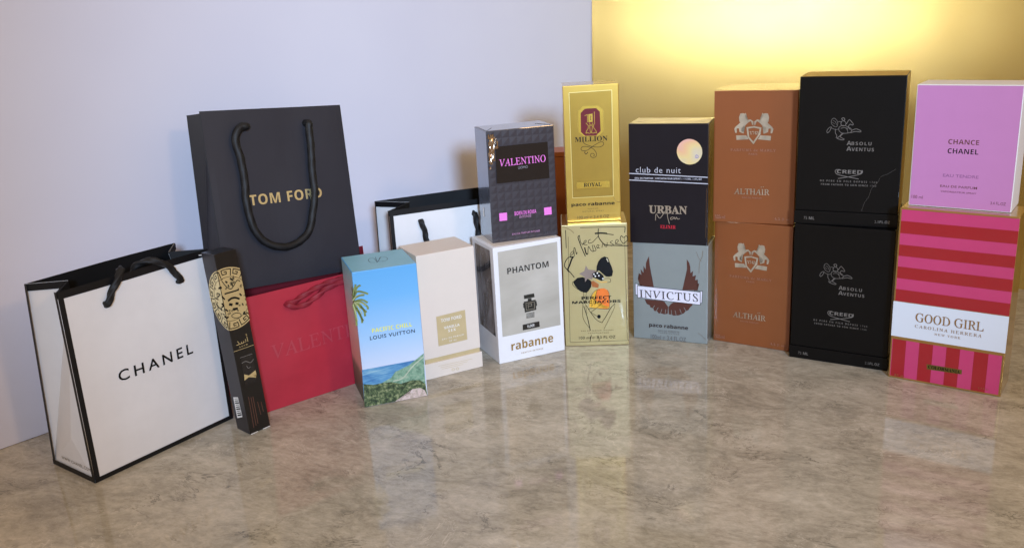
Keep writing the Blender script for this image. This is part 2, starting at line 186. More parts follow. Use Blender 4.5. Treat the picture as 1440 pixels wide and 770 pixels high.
              ('S', 'palm_picture', 'palmlight', 0.8, 4, 1, [(-2.0, 113.1), (2.3, 117.3), (9.0, 118.1)]), ('S', 'palm_picture', 'palmlight', 0.8, 4, 1, [(-1.3, 111.0), (3.0, 106.3), (5.8, 97.8)]),
              ('S', 'palm_picture', 'palmlight', 0.8, 4, 1, [(-2.0, 109.7), (-0.5, 100.9), (0.6, 91.8)]), ('S', 'palm_picture', 'palmlight', 0.8, 4, 1, [(-1.3, 111.0), (5.2, 109.8), (10.2, 106.4)])],
        'T': [('S', 'monogram', 'navyink', 0.45, 1, 1, [(27.6, 24.0), (23.4, 26.4), (23.3, 36.4), (26.5, 41.9), (29.5, 38.4), (29.5, 25.5), (30.4, 22.4)]),
              ('S', 'monogram', 'navyink', 0.45, 1, 1, [(31.8, 43.2), (30.0, 25.2)]), ('S', 'monogram', 'navyink', 0.45, 1, 1, [(37.2, 41.4), (30.4, 24.9), (28.6, 23.5)]),
              ('S', 'monogram', 'navyink', 0.45, 1, 1, [(35.5, 39.3), (31.9, 27.0), (33.6, 24.8), (37.0, 25.4)]),
              ('S', 'monogram', 'navyink', 0.45, 1, 1, [(37.2, 41.4), (41.0, 37.8), (41.8, 31.2), (38.9, 25.1), (34.6, 22.5)])]},
 'MIL': {'F': [('P', 'inner_panel', 'goldpanel', 1, [(7.0, 142.0), (52.5, 142.7), (51.9, 27.9), (7.1, 27.8)]),
               ('S', 'panel_edge', 'goldlight', 0.5, 2, 0, [(7.0, 142.0), (52.5, 142.7), (51.9, 27.9), (7.1, 27.8), (7.0, 142.0)]),
               ('P', 'octagon_frame', 'goldbright', 3, [(21.6, 127.4), (37.5, 127.1), (42.8, 122.3), (42.7, 99.6), (37.7, 94.9), (21.1, 95.4), (15.6, 99.6), (16.1, 122.2)]),
               ('P', 'octagon_badge', 'maroon', 4, [(23.3, 124.5), (35.3, 124.5), (39.2, 120.7), (39.6, 99.7), (34.5, 95.2), (22.5, 95.6), (18.4, 100.0), (18.7, 120.0)]),
               ('S', 'numeral', 'goldbright', 0.55, 5, 0, [(23.1, 117.2), (25.8, 118.2), (25.7, 110.0)]), ('S', 'numeral', 'goldbright', 0.55, 5, 0, [(33.4, 120.8), (33.2, 109.8)]),
               ('S', 'numeral', 'goldbright', 0.55, 5, 0, [(27.1, 118.2), (31.1, 118.6), (31.1, 110.4), (27.0, 110.2), (27.1, 118.2)]),
               ('S', 'numeral', 'goldbright', 0.55, 5, 0,
                [(24.2, 109.1), (26.5, 106.4), (26.3, 103.3), (23.9, 99.8), (23.9, 98.2), (25.7, 98.8), (27.4, 97.9), (29.5, 98.7), (31.5, 97.9), (33.5, 98.8), (35.1, 98.1), (34.9, 99.9), (32.3, 103.5), (32.1, 106.5),
                 (33.7, 109.1)]),
               ('S', 'numeral', 'goldbright', 0.55, 5, 0, [(27.7, 109.0), (29.4, 105.9), (31.6, 108.9)]), ('S', 'numeral', 'goldbright', 0.55, 5, 0, [(27.9, 106.8), (28.4, 100.5), (29.0, 99.2)]),
               ('S', 'numeral', 'goldbright', 0.55, 5, 0, [(31.1, 106.7), (30.2, 100.5), (29.5, 99.2)]), ('P', 'numeral', 'goldbright', 5, [(27.4, 117.9), (30.9, 118.3), (30.9, 110.6), (27.2, 110.4)]),
               ('S', 'numeral', 'maroon', 0.5, 6, 1, [(28.4, 116.6), (29.7, 116.1), (28.8, 114.3), (29.6, 112.5), (28.5, 112.1)]), ('T', 'MILLION', 'serifB', 'ink', 11.53, 89.12, 35.27, 5.48),
               ('S', 'flourish', 'ink', 0.55, 3, 1,
                [(20.5, 88.9), (23.1, 86.3), (30.7, 83.4), (38.3, 82.7), (42.4, 85.0), (41.8, 87.7), (38.4, 87.8), (30.7, 83.8), (24.7, 79.8), (19.3, 79.7), (17.9, 81.8), (19.9, 83.9), (24.8, 83.6), (30.6, 81.4),
                 (34.1, 76.9), (34.0, 72.8), (30.8, 71.4), (28.1, 73.3), (28.9, 76.0), (31.6, 75.6), (32.2, 73.8), (30.8, 73.0)]),
               ('S', 'flourish', 'ink', 0.7, 3, 1, [(25.4, 77.9), (23.3, 75.7), (21.8, 77.2), (22.4, 78.8)]), ('P', 'name_plate', 'goldbright', 3, [(12.0, 44.8), (47.9, 45.0), (47.8, 38.0), (11.8, 38.0)]),
               ('T', 'ROYAL', 'serifB', 'ink', 19.67, 39.63, 19.58, 4.27), ('T', 'paco rabanne', 'wide', 'ink', 5.43, 17.28, 47.63, 5.0), ('T', 'PARFUM', 'sans', 'darkgold', 23.43, 14.09, 11.26, 1.49),
               ('T', 'NATURAL SPRAY', 'sans', 'darkgold', 17.4, 11.23, 23.58, 1.63), ('T', '100 ml ℮ 3.4 fl OZ', 'sans', 'darkgold', 11.63, 3.8, 35.17, 3.41),
               ('S', 'wrap_crease', 'filmcrease', 0.3, 7, 1, [(52.2, 29.5), (53.2, 24.1), (55.8, 21.3), (59.5, 21.4)])]},
 'PERF': {'F': [('S', 'border_line', 'ink', 0.35, 1, 0, [(7.5, 129.3), (6.2, 72.0), (5.4, 4.8), (72.0, 5.0), (70.6, 6.6), (69.8, 70.5), (69.5, 126.8)]),
                ('S', 'brush_line', 'ink', 0.7, 2, 1, [(4.8, 137.2), (4.9, 116.5)]), ('S', 'brush_line', 'ink', 0.6, 2, 1, [(20.8, 139.2), (70.5, 138.3)]),
                ('S', 'brush_line', 'ink', 0.8, 2, 1, [(70.3, 138.3), (69.7, 131.6)]),
                ('S', 'handwriting', 'ink', 0.9099999999999999, 3, 1, [(12.8, 82.1), (8.5, 88.2), (3.6, 93.4), (2.2, 96.8), (3.9, 102.1), (7.4, 105.8), (12.5, 106.4)]),
                ('S', 'handwriting', 'ink', 1.6900000000000002, 3, 1, [(12.5, 106.3), (10.7, 104.1), (8.3, 97.7), (5.8, 91.7), (7.4, 88.9)]),
                ('S', 'handwriting', 'ink', 0.5850000000000001, 3, 1, [(8.6, 107.4), (9.8, 110.7), (12.7, 112.9), (12.6, 110.3), (9.7, 107.7), (9.1, 105.7), (13.6, 107.0)]),
                ('S', 'handwriting', 'ink', 0.65, 3, 1, [(13.6, 107.0), (13.3, 115.2), (14.5, 116.3), (16.0, 109.2), (16.7, 111.6)]),
                ('S', 'handwriting', 'ink', 0.9099999999999999, 3, 1, [(25.8, 106.3), (22.0, 116.0), (19.3, 124.3), (18.3, 128.5), (20.0, 130.7)]),
                ('S', 'handwriting', 'ink', 0.5850000000000001, 3, 1, [(20.0, 130.1), (20.4, 126.0), (21.8, 121.3), (25.1, 121.5)]),
                ('S', 'handwriting', 'ink', 0.5850000000000001, 3, 1, [(22.5, 119.5), (26.5, 122.3), (27.1, 124.6), (24.9, 123.5), (24.8, 120.0), (28.4, 119.3)]),
                ('S', 'handwriting', 'ink', 0.5850000000000001, 3, 1, [(32.2, 125.6), (29.9, 124.5), (29.8, 121.3), (33.8, 122.0), (37.3, 125.4), (41.1, 129.3)]),
                ('S', 'handwriting', 'ink', 0.9099999999999999, 3, 1, [(40.9, 137.4), (40.7, 129.3), (43.4, 123.4), (48.9, 118.5), (61.2, 117.4), (73.5, 116.5)]),
                ('S', 'handwriting', 'ink', 1.6900000000000002, 3, 1, [(36.9, 132.0), (43.6, 132.2), (50.3, 131.5)]), ('S', 'handwriting', 'ink', 0.78, 3, 1, [(43.6, 132.2), (57.5, 129.7)]),
                ('S', 'handwriting', 'ink', 1.3, 3, 1, [(25.2, 116.5), (26.8, 109.4), (28.6, 109.0)]), ('S', 'handwriting', 'ink', 0.65, 3, 1, [(28.6, 109.0), (29.5, 117.5), (31.9, 113.3), (34.6, 111.8), (33.7, 119.1)]),
                ('S', 'handwriting', 'ink', 0.65, 3, 1, [(34.6, 111.8), (37.7, 113.1), (35.4, 119.0)]),
                ('S', 'handwriting', 'ink', 0.5850000000000001, 3, 1, [(39.2, 115.1), (41.2, 118.2), (39.4, 118.9), (38.7, 116.0), (42.3, 115.0)]),
                ('S', 'handwriting', 'ink', 0.65, 3, 1, [(44.3, 115.5), (45.5, 120.4), (47.7, 117.3), (49.6, 116.7), (50.3, 121.3)]),
                ('S', 'handwriting', 'ink', 0.5850000000000001, 3, 1, [(56.3, 123.1), (53.6, 121.2), (56.9, 118.7), (54.4, 117.1)]),
                ('S', 'handwriting', 'ink', 0.5850000000000001, 3, 1, [(59.0, 119.0), (62.6, 122.6), (60.4, 124.1), (59.5, 119.8), (66.8, 118.0)]),
                ('S', 'handwriting', 'ink', 0.7150000000000001, 3, 1, [(67.9, 119.1), (72.7, 123.3), (71.5, 128.0), (68.3, 126.1), (65.9, 128.3), (64.7, 124.2), (67.9, 119.1)]),
                ('P', 'bow_picture', 'blackink', 3,
                 [(37.4, 87.7), (37.9, 94.2), (40.0, 100.0), (42.9, 103.5), (46.9, 105.4), (50.8, 103.7), (52.3, 98.9), (54.5, 93.5), (56.0, 87.6), (54.8, 82.3), (51.4, 81.6), (48.0, 81.9), (43.6, 86.3), (40.3, 89.4)]),
                ('P', 'bow_picture', 'blackink', 3, [(11.0, 77.2), (16.2, 81.7), (21.9, 82.4), (28.7, 79.7), (32.0, 76.6), (31.2, 70.6), (28.3, 66.0), (25.9, 63.9), (22.0, 64.4), (16.9, 67.6), (13.1, 72.5)]),
                ('S', 'sketch_line', 'ink', 0.5, 3, 1, [(10.4, 77.4), (11.4, 72.6), (20.3, 65.1)]), ('S', 'sketch_line', 'cream_ink', 0.9, 4, 1, [(49.1, 103.2), (50.9, 99.0)]),
                ('P', 'star_picture', 'taupe', 4, [(26.0, 95.9), (28.6, 91.0), (36.9, 89.7), (31.1, 85.2), (32.3, 79.2), (27.6, 80.6), (24.6, 76.5), (24.4, 82.3), (18.1, 86.4), (24.0, 89.4)]),
                ('P', 'gem_picture', 'blackink', 5, [(32.8, 86.1), (36.8, 88.3), (41.3, 87.2), (45.2, 83.2), (45.9, 78.4), (42.8, 77.1), (37.2, 80.2), (33.8, 81.3)]),
                ('P', 'gem_picture', 'white_ink', 6, [(33.7, 85.5), (34.7, 86.6), (35.7, 85.4), (34.7, 84.2)]), ('P', 'gem_picture', 'white_ink', 6, [(35.1, 83.0), (36.2, 84.2), (37.1, 83.0), (36.1, 81.8)]),
                ('P', 'gem_picture', 'white_ink', 6, [(39.1, 83.5), (40.1, 84.6), (41.1, 83.4), (40.1, 82.2)]), ('P', 'gem_picture', 'white_ink', 6, [(43.5, 79.7), (44.6, 80.9), (45.6, 79.6), (44.5, 78.5)]),
                ('P', 'gem_picture', 'white_ink', 6, [(37.5, 86.5), (38.5, 87.7), (39.5, 86.4), (38.5, 85.3)]), ('S', 'sketch_line', 'ink', 0.5, 4, 1, [(46.8, 79.8), (52.2, 79.4), (52.9, 75.8), (49.5, 75.0)]),
                ('S', 'sketch_line', 'yellowink', 0.8, 4, 1, [(36.6, 78.8), (42.2, 75.6), (49.0, 75.9)]), ('P', 'cap_picture', 'brownink', 4, [(31.4, 76.6), (33.7, 77.7), (39.8, 73.3), (39.2, 69.1), (32.4, 70.6)]),
                ('P', 'bottle_picture', 'orangeink', 3, [(35.5, 45.7), (31.9, 53.9), (36.0, 63.8), (38.9, 67.9), (45.6, 68.3), (49.8, 65.8), (51.4, 61.2), (51.2, 45.6), (47.4, 43.4)]),
                ('P', 'bottle_picture', 'yellowink', 4, [(28.3, 46.8), (30.1, 58.0), (35.5, 65.9), (37.5, 66.8), (33.8, 55.9), (39.3, 46.6), (50.8, 46.6), (50.6, 44.9), (34.5, 45.2)]),
                ('S', 'sketch_line', 'ink', 0.35, 5, 1, [(37.9, 66.8), (34.8, 56.8), (31.7, 47.9)]), ('S', 'sketch_line', 'ink', 0.35, 5, 1, [(40.8, 66.7), (37.5, 66.8), (31.6, 61.0), (30.7, 46.9)]),
                ('S', 'sketch_line', 'ink', 0.3, 5, 1, [(48.9, 66.4), (51.1, 61.2), (51.2, 45.6)]), ('S', 'sketch_line', 'ink', 0.4, 5, 1, [(21.7, 65.4), (22.5, 60.3), (20.5, 40.2), (22.6, 29.9), (28.6, 21.0)]),
                ('S', 'sketch_line', 'ink', 0.75, 5, 1, [(22.2, 48.2), (26.0, 33.8), (28.8, 18.4)]), ('S', 'sketch_line', 'ink', 0.35, 5, 1, [(26.0, 65.2), (24.2, 53.2), (25.7, 38.9)]),
                ('S', 'sketch_line', 'ink', 0.55, 5, 1, [(25.0, 49.1), (29.6, 40.6), (36.1, 31.4), (42.2, 27.6)]), ('S', 'sketch_line', 'ink', 0.6, 5, 1, [(42.2, 27.6), (46.7, 34.6), (52.7, 45.0), (57.3, 49.7)]),
                ('S', 'sketch_line', 'ink', 0.35, 5, 1, [(57.3, 49.7), (56.5, 44.9), (50.4, 31.9), (44.4, 19.9)]), ('S', 'sketch_line', 'ink', 0.4, 5, 1, [(29.6, 40.8), (39.0, 33.9)]),
                ('S', 'sketch_line', 'ink', 0.45, 5, 1, [(30.1, 40.6), (40.3, 48.5), (47.2, 56.4)]), ('S', 'sketch_line', 'ink', 0.5, 5, 1, [(27.8, 44.5), (32.6, 45.3), (48.8, 43.7), (50.7, 45.1)]),
                ('S', 'sketch_line', 'ink', 0.7, 5, 1, [(29.8, 13.2), (28.1, 5.5)]), ('S', 'sketch_line', 'ink', 0.6, 5, 1, [(37.5, 11.9), (38.5, 7.7), (38.1, 5.5)]),
                ('P', 'dot', 'blackink', 6,
                 [(41.0, 35.0), (40.8, 33.9), (40.1, 33.1), (39.2, 32.8), (38.3, 32.9), (37.5, 33.6), (37.1, 34.6), (37.1, 35.7), (37.6, 36.7), (38.4, 37.3), (39.3, 37.4), (40.2, 37.0), (40.8, 36.1)]),
                ('T', 'PERFECT', 'wide', 'ink', 19.98, 55.8, 33.39, 3.73), ('T', 'MARC JACOBS', 'wide', 'ink', 9.3, 50.41, 54.43, 4.04), ('T', 'EAU DE PARFUM INTENSE', 'sans', 'ink', 18.54, 17.74, 36.4, 1.33),
                ('T', 'VAPORISATEUR', 'sans', 'ink', 25.98, 14.72, 23.59, 1.34), ('T', '100 ml ℮ 3.3 FL OZ', 'sans', 'ink', 15.66, 8.43, 41.47, 3.4),
                ('S', 'wrap_crease', 'filmcrease', 0.35, 9, 1, [(0.9, 141.6), (5.2, 139.8), (10.1, 137.3), (14.0, 133.4)]), ('S', 'wrap_crease', 'filmcrease', 0.3, 9, 1, [(70.2, 67.5), (70.6, 43.4), (71.0, 29.1)])]},
 'PH': {'F': [('P', 'holographic_panel', 'holo', 1, [(5.3, 127.2), (76.2, 127.7), (76.4, 31.1), (5.3, 31.0)]), ('T', 'PHANTOM', 'sansB', 'darkink', 15.18, 101.06, 49.34, 6.84),
              ('P', 'name_plate', 'darkink', 2, [(29.9, 40.4), (50.3, 40.6), (50.6, 34.0), (29.8, 33.9)]), ('T', 'ELIXIR', 'sansB', 'white_ink', 35.58, 35.96, 8.52, 2.96),
              ('P', 'bottle_picture', 'robot', 2, [(33.1, 74.0), (45.6, 74.0), (46.0, 69.5), (33.4, 69.6)]), ('P', 'bottle_picture', 'robot', 2, [(37.5, 69.2), (42.1, 69.3), (42.3, 66.0), (37.7, 66.1)]),
              ('P', 'bottle_picture', 'robot', 2, [(32.7, 66.6), (47.0, 66.4), (47.4, 54.7), (33.3, 53.9)]), ('P', 'bottle_picture', 'robot', 2, [(31.7, 65.0), (32.8, 65.0), (33.2, 59.1), (32.1, 59.2)]),
              ('P', 'bottle_picture', 'robot', 2, [(47.1, 64.8), (48.1, 64.6), (48.6, 59.0), (47.4, 59.0)]), ('P', 'bottle_picture', 'robot', 2, [(35.0, 52.6), (44.9, 52.5), (44.9, 51.9), (34.9, 52.0)]),
              ('P', 'bottle_picture', 'robot', 2, [(35.0, 51.3), (44.9, 51.3), (44.9, 50.6), (34.9, 50.7)]), ('P', 'bottle_picture', 'robot', 2, [(35.0, 50.0), (44.8, 50.0), (44.8, 49.3), (34.8, 49.4)]),
              ('P', 'bottle_picture', 'robot', 2, [(34.9, 48.7), (44.8, 48.7), (44.8, 48.0), (34.8, 48.1)]), ('P', 'bottle_picture', 'robot', 2, [(34.9, 47.5), (44.7, 47.4), (44.7, 46.7), (34.7, 46.9)]),
              ('S', 'sketch_line', 'holo2', 0.5, 3, 0, [(35.2, 64.7), (45.2, 64.5), (45.4, 56.4), (35.3, 56.4), (35.2, 64.7)]),
              ('S', 'sketch_line', 'holo2', 0.5, 3, 0, [(37.7, 58.2), (37.6, 63.1), (41.8, 62.9), (42.0, 60.3), (37.8, 60.3)]), ('T', 'rabanne', 'mbsans', 'goldink', 14.91, 12.99, 51.4, 10.57),
              ('T', 'PARFUM INTENSE', 'sans', 'goldink', 26.66, 6.85, 26.7, 1.85)],
        'L': [('P', 'window', 'smokewin', 1, [(-52.0, 127.0), (-8.9, 127.9), (-6.2, 30.3), (-51.1, 31.6)])]},
 'RED': {'F': [('T', 'VALENTINO', 'serif', 'redfoil', 25.12, 52.59, 118.07, 14.69)]},
 'TF': {'F': [('T', 'TOM FORD', 'mbsans', 'goldfoil', 36.9, 81.51, 81.11, 10.65)]},
 'URB': {'F': [('P', 'hologram_disc', 'holodisc', 2,
                [(79.7, 102.9), (79.6, 100.7), (79.1, 98.7), (78.3, 96.7), (77.3, 94.9), (75.9, 93.2), (74.4, 91.9), (72.6, 90.7), (70.6, 89.9), (68.6, 89.4), (66.4, 89.2), (64.3, 89.4), (62.2, 89.9), (60.2, 90.8),
                 (58.4, 91.9), (56.7, 93.3), (55.3, 95.0), (54.2, 96.8), (53.4, 98.9), (52.8, 101.0), (52.6, 103.1), (52.8, 105.3), (53.3, 107.4), (54.1, 109.3), (55.2, 111.1), (56.6, 112.8), (58.2, 114.1),
                 (60.0, 115.2), (61.9, 116.0), (64.0, 116.5), (66.1, 116.6), (68.2, 116.4), (70.2, 115.9), (72.2, 115.0), (74.0, 113.9), (75.6, 112.5), (77.0, 110.9), (78.1, 109.0), (79.0, 107.1), (79.5, 105.0)]),
               ('S', 'small_mark', 'lilac', 0.4, 3, 1, [(72.2, 98.0), (73.5, 99.6), (75.5, 98.5), (75.0, 96.5), (72.8, 96.5), (72.2, 98.0)]), ('S', 'small_mark', 'lilac', 0.4, 3, 1, [(74.0, 99.2), (74.0, 96.5)]),
               ('S', 'pale_stripe', 'paleline', 0.9, 2, 0, [(0.4, 78.6), (85.4, 75.6)]), ('S', 'pale_stripe', 'paleline', 0.9, 2, 0, [(0.3, 71.3), (85.6, 68.6)]),
               ('T', 'club de nuit', 'thin', 'paleline', 7.69, 79.66, 49.14, 6.27), ('T', 'EAU DE PARFUM | VAPORISATEUR SPRAY | ℮105ML, 3.6FL.OZ', 'sansB', 'paleline', 6.49, 72.0, 72.77, 2.59),
               ('T', 'URBAN', 'heavy', 'silverfoil', 21.85, 34.39, 41.92, 9.25),
               ('S', 'script', 'silverfoil', 0.7, 4, 1, [(29.1, 26.6), (29.9, 33.9), (34.0, 29.4), (40.4, 37.9), (42.0, 36.8), (42.6, 30.6), (44.6, 23.2)]),
               ('S', 'script', 'silverfoil', 0.7, 4, 1, [(48.3, 31.1), (45.8, 30.0), (46.3, 28.1), (49.0, 29.5), (49.6, 31.1), (50.5, 28.7)]),
               ('S', 'script', 'silverfoil', 0.7, 4, 1, [(51.3, 28.5), (52.1, 30.9), (53.7, 28.9), (55.9, 29.6)]), ('T', 'ELIXIR', 'serifB', 'redink', 34.37, 17.86, 17.03, 3.67),
               ('S', 'wrap_crease', 'filmcrease', 0.25, 6, 1, [(84.8, 63.6), (84.4, 38.2), (84.3, 9.0)])]},
 'VAL': {'F': [('P', 'name_panel', 'blackgloss', 9, [(9.0, 103.9), (67.1, 103.7), (67.7, 64.4), (8.3, 64.6)]), ('T', 'VALENTINO', 'serif', 'pinkink', 12.29, 82.43, 51.75, 7.72),
               ('T', 'UOMO', 'sans', 'greyink2', 32.68, 77.82, 10.95, 2.77), ('T', 'BORN IN ROMA', 'cond', 'pinkink', 26.05, 27.92, 24.65, 4.36), ('T', 'INTENSE', 'sans', 'pinkgrey', 31.33, 24.47, 13.47, 2.7),
               ('P', 'pink_square', 'pinkink', 10, [(8.9, 32.5), (17.6, 32.3), (17.4, 23.7), (8.7, 23.9)]), ('P', 'pink_square', 'pinkink', 10, [(59.8, 32.6), (68.5, 32.6), (68.5, 24.3), (60.0, 24.3)]),
               ('T', 'EAU DE PARFUM INTENSE', 'sans', 'pinkgrey', 22.06, 6.77, 31.91, 2.04), ('T', '3.4 FL OZ', 'sans', 'greyink3', 59.4, 3.01, 12.9, 2.76), ('T', '100 ml', 'sans', 'greyink3', 3.05, 3.69, 8.76, 2.2)]},
 'VAN': {'F': [('P', 'name_plate', 'khakiplate', 2, [(16.7, 67.9), (50.3, 68.9), (50.6, 34.9), (16.8, 34.7)]), ('T', 'TOM FORD', 'sansB', 'white_ink', 21.78, 60.62, 23.79, 3.62),
               ('T', 'VANILLA', 'sansB', 'white_ink', 24.58, 52.37, 18.11, 2.93), ('T', 'SEX', 'sansB', 'white_ink', 29.15, 48.15, 8.82, 2.95), ('T', 'EAU DE PARFUM', 'sans', 'white_ink', 21.51, 40.67, 25.19, 1.8),
               ('T', '50 ml', 'sans', 'white_ink', 29.63, 36.88, 7.84, 1.98), ('S', 'small_print', 'khakiplate', 0.35, 12, 0, [(14.5, 12.9), (54.1, 12.1)]),
               ('S', 'small_print', 'khakiplate', 0.35, 12, 0, [(16.3, 10.8), (48.5, 10.2)]), ('S', 'small_print', 'khakiplate', 0.35, 12, 0, [(18.1, 8.7), (43.0, 8.3)]),
               ('S', 'recycling_mark', 'khakiplate', 0.45, 12, 0, [(29.3, 5.4), (30.8, 6.6), (32.6, 5.6), (32.0, 3.8), (29.9, 4.0), (29.3, 5.4)]),
               ('S', 'recycling_mark', 'khakiplate', 0.45, 12, 0, [(34.4, 5.1), (35.8, 6.3), (37.6, 5.3), (37.1, 3.5), (35.0, 3.7), (34.4, 5.1)])]}}

# ------------------------------------------------------------------ materials
def lin(c):
    c = c.lstrip('#'); v = [int(c[i:i + 2], 16) / 255 for i in (0, 2, 4)]
    return tuple(x / 12.92 if x <= .04045 else ((x + .055) / 1.055) ** 2.4 for x in v) + (1,)
MATS = {}
class NT:
    def __init__(s, name):
        s.m = bpy.data.materials.new(name); s.m.use_nodes = True; s.t = s.m.node_tree
        s.b = s.t.nodes['Principled BSDF']; MATS[name] = s.m
    def n(s, typ, **kw):
        x = s.t.nodes.new('ShaderNode' + typ)
        for k, v in kw.items():
            if k in x.inputs.keys(): x.inputs[k].default_value = v
            else: setattr(x, k, v)
        return x
    def l(s, a, b): s.t.links.new(a, b)
    def obj(s, scale=(1, 1, 1), rot=(0, 0, 0)):
        c = s.n('TexCoord'); mp = s.n('Mapping'); s.l(c.outputs['Object'], mp.inputs[0])
        mp.inputs['Scale'].default_value = scale; mp.inputs['Rotation'].default_value = rot
        return mp.outputs[0]
    def noise(s, vec, scale, detail=4, rough=.55, dist=0):
        x = s.n('TexNoise'); s.l(vec, x.inputs['Vector'])
        x.inputs['Scale'].default_value = scale; x.inputs['Detail'].default_value = detail
        x.inputs['Roughness'].default_value = rough; x.inputs['Distortion'].default_value = dist
        return x
    def ramp(s, fac, stops):
        r = s.n('ValToRGB'); s.l(fac, r.inputs[0]); e = r.color_ramp.elements
        while len(e) < len(stops): e.new(.5)
        for el, (p, c) in zip(e, stops): el.position = p; el.color = lin(c) if isinstance(c, str) else c
        return r.outputs[0]
    def mix(s, fac, a, b, typ='MIX'):
        x = s.n('Mix', data_type='RGBA', blend_type=typ)
        for sock, v in ((x.inputs[0], fac), (x.inputs[6], a), (x.inputs[7], b)):
            if hasattr(v, 'links'): s.l(v, sock)
            else: sock.default_value = v
        return x.outputs[2]
    def bump(s, fac, strength, dist=.001, coat=False, both=False):
        x = s.n('Bump'); x.inputs['Strength'].default_value = strength; x.inputs['Distance'].default_value = dist
        s.l(fac, x.inputs['Height'])
        if coat or both: s.l(x.outputs[0], s.b.inputs['Coat Normal'])
        if not coat: s.l(x.outputs[0], s.b.inputs['Normal'])

def mat(name, col, rough=.5, metal=0, coat=0, spec=.5, vary=.06, grain=0, film=0, soft=0):
    """card, ink or foil: colour with a faint uneven tone; film = creased clear wrap over it"""
    k = NT(name); b = k.b
    b.inputs['Roughness'].default_value = rough; b.inputs['Metallic'].default_value = metal
    b.inputs['Specular IOR Level'].default_value = spec
    v = k.obj(); nz = k.noise(v, 55, 5)
    c = lin(col)
    dk = tuple(x * (1 - vary) for x in c[:3]) + (1,); lt = tuple(min(1, x * (1 + vary)) for x in c[:3]) + (1,)
    k.l(k.ramp(nz.outputs[0], [(.3, dk), (.7, lt)]), b.inputs['Base Color'])
    if grain:
        g = k.noise(v, 900, 3); k.bump(g.outputs[0], grain, .0004)
    if soft:
        g = k.noise(k.obj((1, 1, .6)), 17, 3, .45, .6); k.bump(g.outputs[0], soft, .004)
    if coat or film:
        b.inputs['Coat Weight'].default_value = max(coat, 1 if film else 0); b.inputs['Coat Roughness'].default_value = .04
    if film:
        f = k.noise(k.obj((1, 1, .55)), 26, 2, .4, .8); k.bump(f.outputs[0], film, .0022, coat=True)
    return k.m

mat('whitecard', '#eceaea', .42, vary=.015, grain=.05)
mat('bagwhite', '#e9e6e4', .38, vary=.02, soft=.16)
mat('bagblack', '#0f0f12', .45, vary=.1, grain=.05, spec=.35)
mat('bagblackin', '#0b0b0d', .6, vary=.1)
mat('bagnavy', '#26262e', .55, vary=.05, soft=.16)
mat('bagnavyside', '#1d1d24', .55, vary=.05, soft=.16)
mat('bagred', '#b32a3a', .48, vary=.05, soft=.16)
mat('bagredshade', '#7a0f1f', .6, vary=.05)  # inner red darkened for the shade inside the bag
mat('cordblack', '#08080a', .6, vary=.2, grain=.2)
mat('cordred', '#8a1a2a', .6, vary=.2, grain=.2)
mat('threadwhite', '#c9c6c2', .6)
mat('ink', '#0f0d0b', .5, spec=.2); mat('blackink', '#0a090a', .5, spec=.2); mat('darkink', '#26231f', .4); mat('greyink', '#6d6a68', .5)
mat('greyink2', '#8e8a92', .5); mat('greyink3', '#4a4750', .5); mat('navyink', '#20242f', .5)
mat('white_ink', '#efece6', .4); mat('cream_ink', '#d8cfae', .5); mat('pinkink', '#f07fd8', .45, vary=.02); mat('pinkgrey', '#c48db4', .5)
mat('redink', '#d0283c', .4); mat('redink2', '#a80f22', .3, film=.32, vary=.03); mat('hotpink', '#cf3c74', .3, film=.32, vary=.03)
mat('bluewhite', '#e6edf6', .35, film=.08, vary=.01)
mat('goldink', '#b48f47', .35, .5); mat('goldfoil', '#f0dca4', .25, .7); mat('redfoil', '#bd4854', .3, .2)
mat('goldbright', '#e2c25a', .25, 1); mat('goldlight', '#f4e39a', .3, .8); mat('goldpanel', '#a5843c', .33, 1, vary=.04)
mat('darkgold', '#5e4a17', .4); mat('maroon', '#66060f', .4, spec=.3); mat('maroonbrown', '#573128', .45); mat('darkbrown', '#35241f', .45)
mat('taupe', '#8f7d72', .5); mat('yellowink', '#e9b43a', .4); mat('brownink', '#a9602a', .4); mat('orangeink', '#ef7c2c', .4, vary=.1)
mat('lilac', '#7d6fc0', .4); mat('paleline', '#d9dcea', .35, .3); mat('silverfoil', '#d9d6d0', .28, .9); mat('silverfoil2', '#8f8d8b', .35, .6)
mat('platinum', '#cfc8b8', .28, .7, vary=.35); mat('rosefoil', '#c09384', .35, .6); mat('brownfoil', '#6a3b38', .4); mat('brownfoil2', '#6b4638', .5)
mat('mauveink', '#96608f', .45); mat('bronze', '#a9824f', .35, .5); mat('olivegold', '#7a6a30', .4, .5)
mat('khakiplate', '#cdb98c', .45, .15); mat('yellowprint', '#f2ea4a', .4); mat('bannerwhite', '#e9e6f2', .4)
mat('robot', '#3a3a36', .35, .4); mat('holo2', '#b9b6a8', .3, .7)
mat('blackgloss', '#141216', .15, vary=.1, coat=.6)
mat('lilaccard', '#cd88bf', .36, vary=.015, film=.05); mat('creamcard', '#e3d6c8', .5, vary=.015, grain=.05)
mat('creamgold', '#cfb27c', .35, .4)
mat('valcard', '#2f2d36', .38, vary=.1, film=.32); mat('valsheen', '#5b6070', .22, .3, vary=.05, film=.12)  # sides' blue grey carries cool light and the wall mirrored in the wrap
mat('silvercard', '#98a2a2', .42, .35, vary=.03, film=.32)
mat('brownorange', '#8a4a20', .42, vary=.03, film=.15); mat('brownback', '#a8581c', .5)
mat('creedblack', '#09090a', .34, vary=.1, spec=.25); mat('creedgold', '#b99a4c', .35, .85)
mat('palegold', '#bfae7a', .38, .45, vary=.03, film=.32); mat('goldcard', '#c4a04c', .33, .95, vary=.03, film=.32)
mat('ggold', '#c29a55', .3, .8, film=.12); mat('urbcard', '#12121c', .3, vary=.1, spec=.3, coat=.35); mat('urbside', '#3a2a18', .35, .5, film=.2)
mat('urbtop', '#f0e8c6', .35, film=.9)
